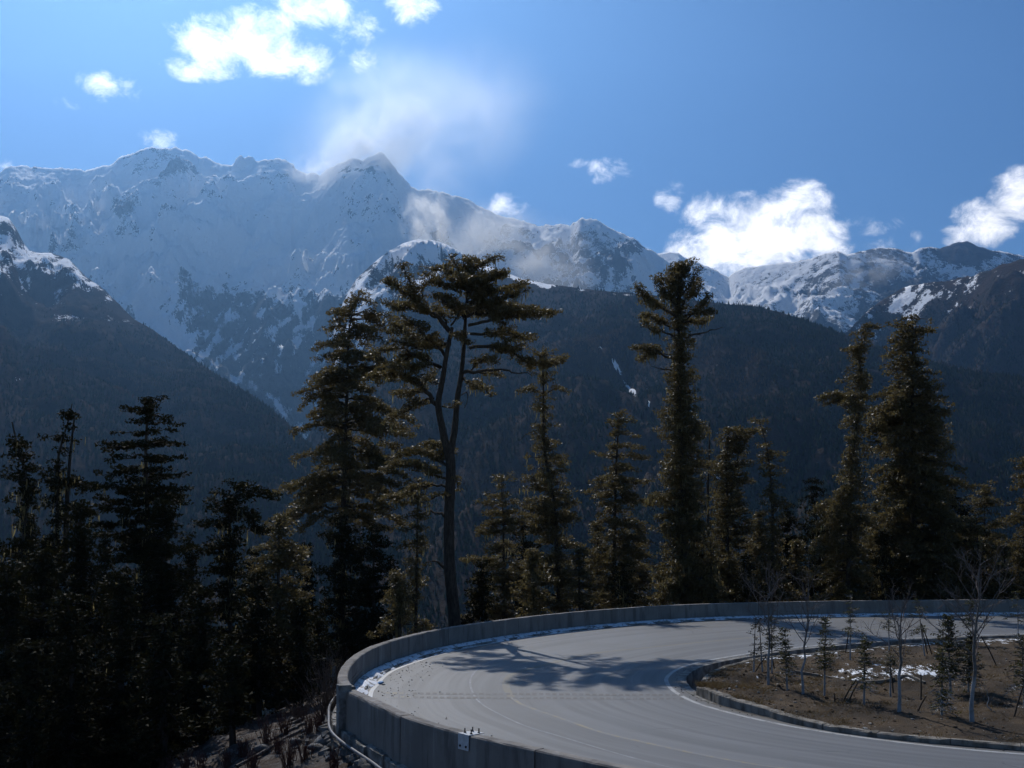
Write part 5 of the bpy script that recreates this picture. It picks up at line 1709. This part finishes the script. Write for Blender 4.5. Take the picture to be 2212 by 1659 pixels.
def sapling(base_px, top_px, w_px, label, seed, crown0=0.30, mat='leaf_green', droop=0.12, dens=1.0, leaf=0.05, nb=6, tier=0.12, rise=0.55, sparse=0.1, kind='cedar_sapling', r=0.035):
    g = np.random.default_rng(seed)
    (bu, bv), (tu, tv) = Z2([base_px, top_px])
    x, y, z = on_soil(bu, bv)
    Tp = at_depth(tu, tv, y)
    H = Tp[2] - z
    W = w_px * 0.375 * y / FOC * 1.05
    sparse += 0.30
    T = Tree(seed, leaf, 13, (0.11, 0.05))
    s = np.linspace(0, 1, 9)
    Q = np.stack([x + (Tp[0] - x) * s, y + g.normal() * 0.05 * s, z - 0.05 + (H + 0.05) * s], -1)
    T.wood.tube(Q, np.interp(s, [0, 1], [r, 0.006]), 7)
    hz_ = crown0 * H
    while hz_ < H * 0.97:
        f = (hz_ - crown0 * H) / (H * (1 - crown0))
        R_ = W * (0.35 + 0.65 * min(1, (1 - f) * 1.25)) * (1 - f * 0.65) * (1 if f > 0.12 else 0.7)
        c0 = np.array([np.interp(hz_ / H, s, Q[:, a]) for a in range(3)])
        ph0 = g.random() * 6.28
        for k in range(nb):
            if g.random() < sparse:
                continue
            ph = ph0 + k * 6.28 / nb + g.normal() * 0.3
            L = R_ * g.uniform(0.3, 1.25)
            q = np.linspace(0, 1, 4)
            up = rise * (0.3 + 0.9 * f)
            P = c0 + np.stack([np.cos(ph) * L * q, np.sin(ph) * L * q, L * (up * q - (droop + 0.35 * (1 - f)) * q ** 2)], -1)
            T.branch(P, 0.010, 0.004, 0.12, 0.28, 0.085 / dens)
        hz_ += tier * g.uniform(0.7, 1.3)
    base = (x, y, z - 0.05)
    keep = M['bark']
    M['bark'] = M['whitewash_s']
    ob = T.finish(kind, base, label, leafmat=mat, group='young evergreens on the island')
    M['bark'] = keep
    return ob


sapling((848, 780), (832, 425), 62, 'cedar sapling between the two bare trees at the island tip', 501)
sapling((1062, 815), (1070, 345), 66, 'slim cedar sapling right of the second bare tree', 502, crown0=0.36)
sapling((1290, 865), (1298, 480), 66, 'cedar sapling in front of the left end of the snow patch', 503, crown0=0.28)
sapling((1738, 922), (1742, 540), 84, 'drooping cedar sapling in front of the large spruce', 504, droop=0.5, crown0=0.16)
sapling((1210, 602), (1214, 225), 60, 'thin cedar sapling at the far kerb, second from the left', 505, crown0=0.4, sparse=0.3, tier=0.22)
sapling((1435, 552), (1432, 290), 66, 'thin cedar sapling at the far kerb behind the straight bare tree', 506, crown0=0.42, sparse=0.3, tier=0.22)
sapling((1640, 578), (1600, 270), 72, 'leaning cedar sapling held by three dark stakes at the far kerb', 507, crown0=0.45, sparse=0.2, tier=0.2)
sapling((1925, 520), (1902, 255), 66, 'cedar sapling at the far kerb behind the leaning bare tree', 508, crown0=0.42, sparse=0.2)
sapling((2178, 490), (2176, 200), 66, 'tall thin cedar sapling at the far kerb near the right edge', 509, crown0=0.38, sparse=0.25, tier=0.2)
sapling((1790, 822), (1776, 350), 118, 'large bushy young spruce with an upright leader on the island', 510, crown0=0.20, mat='leaf_spruce', leaf=0.06, nb=7, rise=0.75, droop=0.0, kind='spruce_sapling', r=0.05)
sapling((1890, 790), (1905, 450), 100, 'smaller dark spruce close behind the large bushy one', 511, crown0=0.14, mat='leaf_spruce', leaf=0.06, nb=7, rise=0.6, droop=0.05, kind='spruce_sapling')
sapling((2215, 880), (2200, 470), 110, 'dark broad cedar at the right edge of the island', 512, crown0=0.2, mat='leaf_spruce', nb=6)
sapling((760, 690), (758, 365), 52, 'dark thin sapling behind the first bare tree', 513, crown0=0.42, mat='leaf_spruce', sparse=0.25)
sapling((1442, 812), (1440, 560), 44, 'small staked bush-headed sapling left of the straight bare tree', 514, crown0=0.55, mat='leaf_spruce', rise=0.3)
sapling((655, 712), (664, 360), 40, 'almost leafless dark sapling, left one of the pair at the island tip', 515, crown0=0.36, mat='leaf_dark_shaded', sparse=0.6, rise=0.9, kind='sparse_sapling')
sapling((706, 702), (688, 360), 40, 'almost leafless dark sapling, right one of the pair at the island tip', 516, crown0=0.36, mat='leaf_dark_shaded', sparse=0.6, rise=0.9, kind='sparse_sapling')

stakes = [((652, 714), (725, 588), 'dark stake leaning right at the first pair of saplings'), ((778, 712), (758, 590), 'dark stake behind the first bare tree'), ((1155, 852), (1246, 718), 'long dark stake leaning on the sapling before the snow patch'), ((1200, 832), (1256, 735), 'shorter dark stake beside the long leaning one'),
          ((1182, 566), (1206, 420), 'dark stake at the second far-kerb sapling'), ((1685, 575), (1620, 395), 'right one of the stakes under the leaning cedar'), ((1658, 570), (1616, 400), 'left one of the stakes under the leaning cedar'), ((1588, 907), (1648, 815), 'short dark stake in front of the drooping cedar'),
          ((1618, 832), (1618, 690), 'upright dark stake right of the straight bare tree'), ((2152, 940), (2205, 760), 'dark stake at the right edge cedar'), ((2060, 640), (1965, 470), 'long stake leaning left behind the leaning bare tree'), ((1460, 800), (1442, 640), 'stake tied to the bush-headed sapling'), ((1120, 850), (1120, 800), 'short grey post stub in the soil')]
for k, (a_, b_, lab) in enumerate(stakes):
    (bu, bv), (tu, tv) = Z2([a_, b_])
    x, y, z = on_soil(bu, bv)
    Tp = at_depth(tu, tv, y + 0.25)
    mb = MB()
    mb.tube([(0, 0, -0.1), tuple((np.array([Tp[0] - x, 0.25, Tp[2] - z]) * 0.5 + np.array([0.01, 0, 0.005])).tolist()), (Tp[0] - x, 0.25, Tp[2] - z)], [0.026, 0.024, 0.02], 6)
    o = mb.build('support_stake', [M['stake']], None, True)
    o.location = (x, y, z)
    tag(o, lab, 'stake', 'stakes holding the saplings')


# ------------------------------------------------------------------ stones, clods, bushes
def rock_arrays(r, g, flat=0.7):
    ph = (1 + 5 ** 0.5) / 2
    v = np.array([(-1, ph, 0), (1, ph, 0), (-1, -ph, 0), (1, -ph, 0), (0, -1, ph), (0, 1, ph), (0, -1, -ph), (0, 1, -ph), (ph, 0, -1), (ph, 0, 1), (-ph, 0, -1), (-ph, 0, 1)]) / 1.9
    f = np.array([(0, 11, 5), (0, 5, 1), (0, 1, 7), (0, 7, 10), (0, 10, 11), (1, 5, 9), (5, 11, 4), (11, 10, 2), (10, 7, 6), (7, 1, 8), (3, 9, 4), (3, 4, 2), (3, 2, 6), (3, 6, 8), (3, 8, 9), (4, 9, 5), (2, 4, 11), (6, 2, 10), (8, 6, 7), (9, 8, 1)])
    v = v * (0.7 + 0.6 * g.random((12, 1))) * r * np.array([1.0 + 0.5 * g.random(), 0.8 + 0.4 * g.random(), flat])
    a = g.random() * 6.28
    c, s = math.cos(a), math.sin(a)
    return np.stack([v[:, 0] * c - v[:, 1] * s, v[:, 0] * s + v[:, 1] * c, v[:, 2]], -1), f


g = np.random.default_rng(77)
mb = MB()
idx = g.integers(0, len(SOILF), 2600)
for k in idx:
    p = SOILF[k]
    r_ = 0.014 + 0.05 * g.random() ** 3
    v, f = rock_arrays(r_, g)
    mb.add(v + p + np.array([g.normal() * 0.08, g.normal() * 0.08, 0.2 * r_]), [f], 0 if g.random() < 0.7 else 1)
o = mb.build('gravel', [simple_mat('soil_clod', (0.12, 0.08, 0.05), (0.06, 0.045, 0.033), 5, 0.95, 0.2, 0.01), simple_mat('pale_pebble', (0.26, 0.24, 0.21), (0.15, 0.14, 0.125), 5, 0.9, 0.2, 0.01)])
tag(o, 'clods and pebbles scattered over the brown island soil', 'gravel', kind='stuff')
M['dry_grass'] = leaf_mat('dry_grass', (0.13, 0.09, 0.045), (0.08, 0.06, 0.035), (0.17, 0.125, 0.065), rough=0.8, trans=0.3, tcol=(0.16, 0.11, 0.05))
gi = g.integers(0, len(SOILF), 3600)
gi = gi[fbm(SOILF[gi, 0] / 1.6, SOILF[gi, 1] / 1.6, 611, 3) > -0.05]
cc0 = np.repeat(SOILF[gi], 9, axis=0) + g.standard_normal((len(gi) * 9, 3)) * np.array([0.07, 0.07, 0.0])
dd0 = g.standard_normal((len(cc0), 3)) * np.array([0.7, 0.7, 0.25]) + np.array([0, 0, 0.8])
ll0 = (0.06 + 0.16 * g.random(len(cc0)))[:, None]
ww0 = np.cross(dd0, g.standard_normal((len(cc0), 3)))
ww0 = ww0 / np.linalg.norm(ww0, axis=1)[:, None] * 0.006
o = obj_np('dry_grass', np.stack([cc0 - ww0, cc0 + ww0, cc0 + dd0 * ll0], 1).reshape(-1, 3), [np.arange(len(cc0) * 3).reshape(-1, 3)], [M['dry_grass']])
tag(o, 'thin dry grass growing in tufts over the island soil', 'grass', kind='stuff')
# grit at the road edges
mb = MB()
for k in range(420):
    if g.random() < 0.55:
        q = g.integers(5, 395)
        p = LC[q] - LN[q] * (0.25 + 0.5 * g.random())
        if q < tip_l + 26:
            p = LC[q] - LN[q] * (0.15 + 0.25 * g.random())
    else:
        ss = np.array([g.uniform(s_post - 14, s_post + 7)])
        C, N = curve_at(ss)
        p = C[0] - N[0] * (0.95 + abs(g.normal()) * 0.7)
    v, f = rock_arrays(0.008 + 0.022 * g.random() ** 2, g)
    mb.add(v + np.array([p[0], p[1], 0.01]), [f])
o = mb.build('grit', [M['stone']])
tag(o, 'dark grit and crumbs lying along the road edges', 'grit', kind='stuff')

# masonry stones under the footing
ss = s_post - 7.0
while ss < s_post + 10.5:
    for row in range(2):
        C, N = curve_at(np.array([ss + g.normal() * 0.1]))
        v, f = rock_arrays(g.uniform(0.16, 0.30), g, 0.8)
        v = v + np.array([C[0, 0] + N[0, 0] * (0.42 + 0.12 * row), C[0, 1] + N[0, 1] * (0.42 + 0.12 * row), -0.72 - 0.30 * row + g.normal() * 0.05]) - OFF
        obj_np('footing_stone', v, [f], [M['stone']], wall)
    ss += g.uniform(0.26, 0.46)


def on_hill(u, v):
    dx, dy, dz = (float(q) for q in ray(u, v))
    t = np.arange(16, 60, 0.05)
    hz_ = hill_z(dx * t, dy * t)
    k = np.argmax(CAM_H + dz * t < hz_)
    return dx * t[k], dy * t[k], float(hz_[k])


Z1b = lambda p: zm(380, 1480, 3.687, p)
for k, (zp, r_, lab) in enumerate([((1430, 960), 0.42, 'large rounded boulder on the slope beside the conduit'), ((1330, 1010), 0.24, 'medium stone next to the large rounded boulder'), ((1690, 1110), 0.30, 'pale angular stone below the conduit'), ((1560, 960), 0.22, 'pale stone wedged above the boulder'),
                                   ((1150, 960), 0.20, 'flat stone among the red twigs'), ((870, 1030), 0.28, 'flat stone on the lit slope by the timbers'), ((1720, 1170), 0.24, 'angular stone at the bottom edge under the conduit')]):
    u_, v_ = Z1b([zp])[0]
    x, y, z = on_hill(u_, v_)
    v, f = rock_arrays(r_, g, 0.65)
    o = obj_np('boulder', v, [f], [simple_mat('boulder_stone', (0.20, 0.195, 0.19), (0.10, 0.095, 0.09), 4, 0.9, 0.9, 0.05)])
    o.location = (x, y, z + r_ * 0.15)
    sub = o.modifiers.new('soften', 'SUBSURF')
    sub.levels = sub.render_levels = 2
    tag(o, lab, 'rock', 'loose rocks below the wall')
mb = MB()
for k in range(700):
    ss = np.array([g.uniform(s_post - 8, s_post + 11)])
    C, N = curve_at(ss)
    p = C[0] + N[0] * (0.7 + 5.0 * g.random() ** 1.3)
    r_ = 0.02 + 0.11 * g.random() ** 4
    v, f = rock_arrays(r_, g, 0.6)
    mb.add(v + np.array([p[0], p[1], hz1(p[0], p[1]) + 0.2 * r_]), [f])
o = mb.build('rubble', [M['stone']])
tag(o, 'grey rubble strewn over the slope below the wall', 'rubble', kind='stuff')

M['timber'] = simple_mat('weathered_timber', (0.16, 0.14, 0.125), (0.07, 0.06, 0.052), 3, 0.9, 0.5, 0.02, vscale=(0.6, 6, 6))
for k, (a_, b_, r_, lab) in enumerate([((560, 1110), (1225, 765), 0.06, 'uppermost weathered timber lying on the slope'), ((590, 1165), (1235, 800), 0.05, 'middle weathered timber lying on the slope'), ((640, 1185), (1240, 850), 0.055, 'lowest weathered timber lying on the slope')]):
    pa, pb = Z1b([a_, b_])
    A_, B_ = np.array(on_hill(*pa)), np.array(on_hill(*pb))
    n = 8
    P = np.stack([A_ + (B_ - A_) * q for q in np.linspace(0, 1, n)])
    P[:, 2] = [hz1(p[0], p[1]) for p in P]
    P[:, 2] = np.linspace(P[0, 2], P[-1, 2], n) * 0.6 + P[:, 2] * 0.4 + r_ * 1.1
    mb = MB()
    mb.tube(P - P[0], r_, 6)
    o = mb.build('timber_pole', [M['timber']])
    o.location = tuple(P[0])
    tag(o, lab, 'timber', 'timbers lying on the slope')

M['red_twig'] = simple_mat('red_brown_twig', (0.10, 0.045, 0.035), (0.06, 0.03, 0.025), 6, 0.8, 0.0)
M['grey_twig'] = simple_mat('grey_brown_twig', (0.12, 0.09, 0.075), (0.07, 0.05, 0.042), 6, 0.8, 0.0)


def bush(zp, ztop, lab, seed, n=34, mat='red_twig', spread=0.5, r=0.010):
    g = np.random.default_rng(seed)
    (bu, bv), (tu, tv) = Z1b([zp, ztop])
    x, y, z = on_hill(bu, min(bv, 1700))
    H = max(0.6, float(at_depth(tu, tv, y)[2] - z))
    root = empty('bare_bush', (x, y, z - 0.05))
    tag(root, lab, 'bush', 'leafless bushes outside the wall')
    mb = MB()
    for k in range(n):
        ph, sp_ = g.random() * 6.28, spread * g.random() ** 0.6
        d = np.array([math.cos(ph) * sp_, math.sin(ph) * sp_, 1.0])
        L = H * g.uniform(0.5, 1.05)
        q = np.linspace(0, 1, 5)[:, None]
        P = d * L * q + g.standard_normal((5, 3)) * 0.035 * L * q + np.array([g.normal() * 0.08, g.normal() * 0.08, 0])
        mb.tube(P, np.linspace(r, r * 0.35, 5), 3, cap=False)
        for h in range(4):
            f = g.uniform(0.3, 0.95)
            c = np.array([np.interp(f, np.linspace(0, 1, 5), P[:, a]) for a in range(3)])
            e = d + g.standard_normal(3) * 0.6
            e = e / np.linalg.norm(e) * L * g.uniform(0.12, 0.32)
            mb.tube([c, c + e * 0.55 + g.standard_normal(3) * 0.02, c + e], [r * 0.5, r * 0.4, r * 0.2], 3, cap=False)
    mb.build('twigs', [M[mat]], root)


bush((1090, 1175), (1100, 880), 'red-twigged bush in front of the lowest timber', 601, 46)
bush((1480, 1200), (1480, 960), 'red-twigged bush at the bottom edge below the boulder', 602, 36)
bush((340, 1190), (350, 1010), 'red-twigged bush on the pale rock shoulder', 603, 30)
bush((1270, 880), (1260, 640), 'red-twigged bush at the upper end of the timbers', 604, 40)
bush((900, 960), (860, 700), 'red-twigged bush above the uppermost timber', 605, 36)
bush((1400, 760), (1330, 330), 'tall grey leafless bush close outside the wall bend', 606, 46, 'grey_twig', 0.7, 0.014)
bush((1440, 640), (1400, 150), 'tallest grey leafless bush against the dark trees by the wall', 607, 46, 'grey_twig', 0.6, 0.014)
bush((1180, 780), (1150, 520), 'grey leafless bush left of the tall ones by the wall', 608, 36, 'grey_twig', 0.8, 0.012)
bush((60, 1230), (50, 1050), 'red-twigged bush at the foot of the black trees', 609, 26)

for k, (a_, b_, lab) in enumerate([((700, 1080), (690, 880), 'red-twigged bush crossing the middle timber'), ((1000, 1050), (1010, 850), 'red-twigged bush between the lower timbers'), ((1230, 1120), (1240, 900), 'red-twigged bush left of the boulder'), ((560, 1180), (560, 1000), 'red-twigged bush at the lower end of the timbers'), ((1350, 860), (1340, 660), 'red-twigged bush between the timbers and the wall'), ((1060, 880), (1050, 660), 'dense red-twigged bush behind the timbers'), ((780, 1190), (790, 1000), 'red-twigged bush at the bottom edge under the timbers'), ((200, 1200), (210, 1040), 'red-twigged bush at the dark end of the pale rock shoulder')]):
    bush(a_, b_, lab, 620 + k, 44)

# a scrap of litter on the road
u_, v_ = zm(760, 1440, 4.424, [(585, 722)])[0]
p = on_plane(u_, v_, 0.0)
v, f = rock_arrays(0.10, np.random.default_rng(5), 0.7)
o = obj_np('litter', v, [f], [simple_mat('blue_plastic_film', (0.10, 0.24, 0.48), (0.16, 0.34, 0.60), 9, 0.4, 0.3, 0.01)])
o.location = (float(p[0]), float(p[1]), 0.05)
tag(o, 'small crumpled blue scrap of litter on the road near the wall', 'litter')


# ------------------------------------------------------------------ air
def box_obj(name, lo, hi, mat):
    (a, b, c), (d, e, f) = lo, hi
    V = [(a, b, c), (d, b, c), (d, e, c), (a, e, c), (a, b, f), (d, b, f), (d, e, f), (a, e, f)]
    return obj_np(name, V, [np.array([(0, 3, 2, 1), (4, 5, 6, 7), (0, 1, 5, 4), (1, 2, 6, 5), (2, 3, 7, 6), (3, 0, 4, 7)])], [mat])


def haze_box():
    m = bpy.data.materials.new('thin_blue_air')
    m.use_nodes = True
    t = m.node_tree
    t.nodes.clear()
    out = ng(t, 'ShaderNodeOutputMaterial')
    pv = ng(t, 'ShaderNodeVolumePrincipled')
    pv.inputs['Color'].default_value = HAZE_COL
    pv.inputs['Density'].default_value = HAZE_D
    pv.inputs['Anisotropy'].default_value = HAZE_G
    t.links.new(pv.outputs[0], out.inputs['Volume'])
    o = box_obj('haze', (-8900, -1000, -201), (8900, 9000, 3900), m)
    tag(o, 'thin blue haze filling the valley in front of the mountains', 'haze', kind='stuff')


haze_box()


# ------------------------------------------------------------------ snow blown off the peaks
def blown_snow(label, u, v, D, ru, rv, depth, dens, seed, tilt=0.0, scale=2.6, soft=(0.40, 0.72)):
    c = at_depth(u, v, D)
    k = D / FOC
    m = bpy.data.materials.new('blowing_snow')
    m.use_nodes = True
    t = m.node_tree
    t.nodes.clear()
    out = ng(t, 'ShaderNodeOutputMaterial')
    pv = ng(t, 'ShaderNodeVolumePrincipled')
    pv.inputs['Color'].default_value = (0.94, 0.965, 1.0, 1)
    pv.inputs['Anisotropy'].default_value = 0.68
    pos = coords(t, 'Object')
    ln = ng(t, 'ShaderNodeVectorMath', operation='LENGTH')
    t.links.new(pos, ln.inputs[0])
    fall = rng(t, ln.outputs['Value'], 1.0, 0.1)
    off = ng(t, 'ShaderNodeMapping')
    off.inputs['Location'].default_value = (seed * 3.7, seed * 1.3, seed)
    off.inputs['Scale'].default_value = (1.0, 0.7, 0.62)
    off.inputs['Rotation'].default_value = (0, R(28), 0)
    t.links.new(pos, off.inputs[0])
    nz = noise_tex(t, scale, 4, 0.58, off.outputs[0], 0.5)
    d = mth(t, 'MULTIPLY', rng(t, nz, soft[0], soft[1]), mth(t, 'MULTIPLY', fall, dens))
    t.links.new(d, pv.inputs['Density'])
    t.links.new(pv.outputs[0], out.inputs['Volume'])
    n = 10
    V, F = [], []
    th = np.linspace(0, math.pi, n)
    ph = np.arange(16) * 2 * math.pi / 16
    V = np.stack([np.sin(th)[:, None] * np.cos(ph), np.sin(th)[:, None] * np.sin(ph), np.cos(th)[:, None] * np.ones(16)], -1).reshape(-1, 3)
    i = np.arange(n - 1)[:, None] * 16
    j = np.arange(16)[None]
    F = np.stack([i + j, i + 16 + j, i + 16 + (j + 1) % 16, i + (j + 1) % 16], -1).reshape(-1, 4)
    o = obj_np('blowing_snow', V, [F], [m])
    o.location = tuple(float(q) for q in c)
    o.scale = (ru * k, depth, rv * k)
    o.rotation_euler = (0, tilt, 0)
    tag(o, label, 'blowing snow', kind='stuff')


blown_snow('plume of wind-blown snow streaming from the pointed peak', 815, 322, 6480, 200, 110, 320, 0.0085, 1, R(-34), 2.4, (0.34, 0.74))
blown_snow('thin veil of blown snow rising high above the peak', 900, 280, 6900, 380, 230, 560, 0.0018, 4, R(-20), 2.2, (0.30, 0.80))
blown_snow('faint streamer of blown snow reaching up towards the high clouds', 810, 200, 6900, 150, 130, 400, 0.0017, 8, R(-25), 2.0, (0.34, 0.80))
blown_snow('bank of snow drifting along the crest left of the peak', 690, 362, 6600, 90, 34, 260, 0.0060, 2, R(-14))
blown_snow('spindrift curling up from the bright snow knoll', 930, 478, 4700, 80, 85, 260, 0.0120, 3, R(-10))
blown_snow('faint spindrift on the slope right of the snow knoll', 1110, 545, 5000, 250, 115, 340, 0.0062, 5, R(14), 2.2)
blown_snow('faint blown snow over the rear crest at the right', 1870, 580, 6300, 130, 60, 280, 0.0030, 6, R(-10))
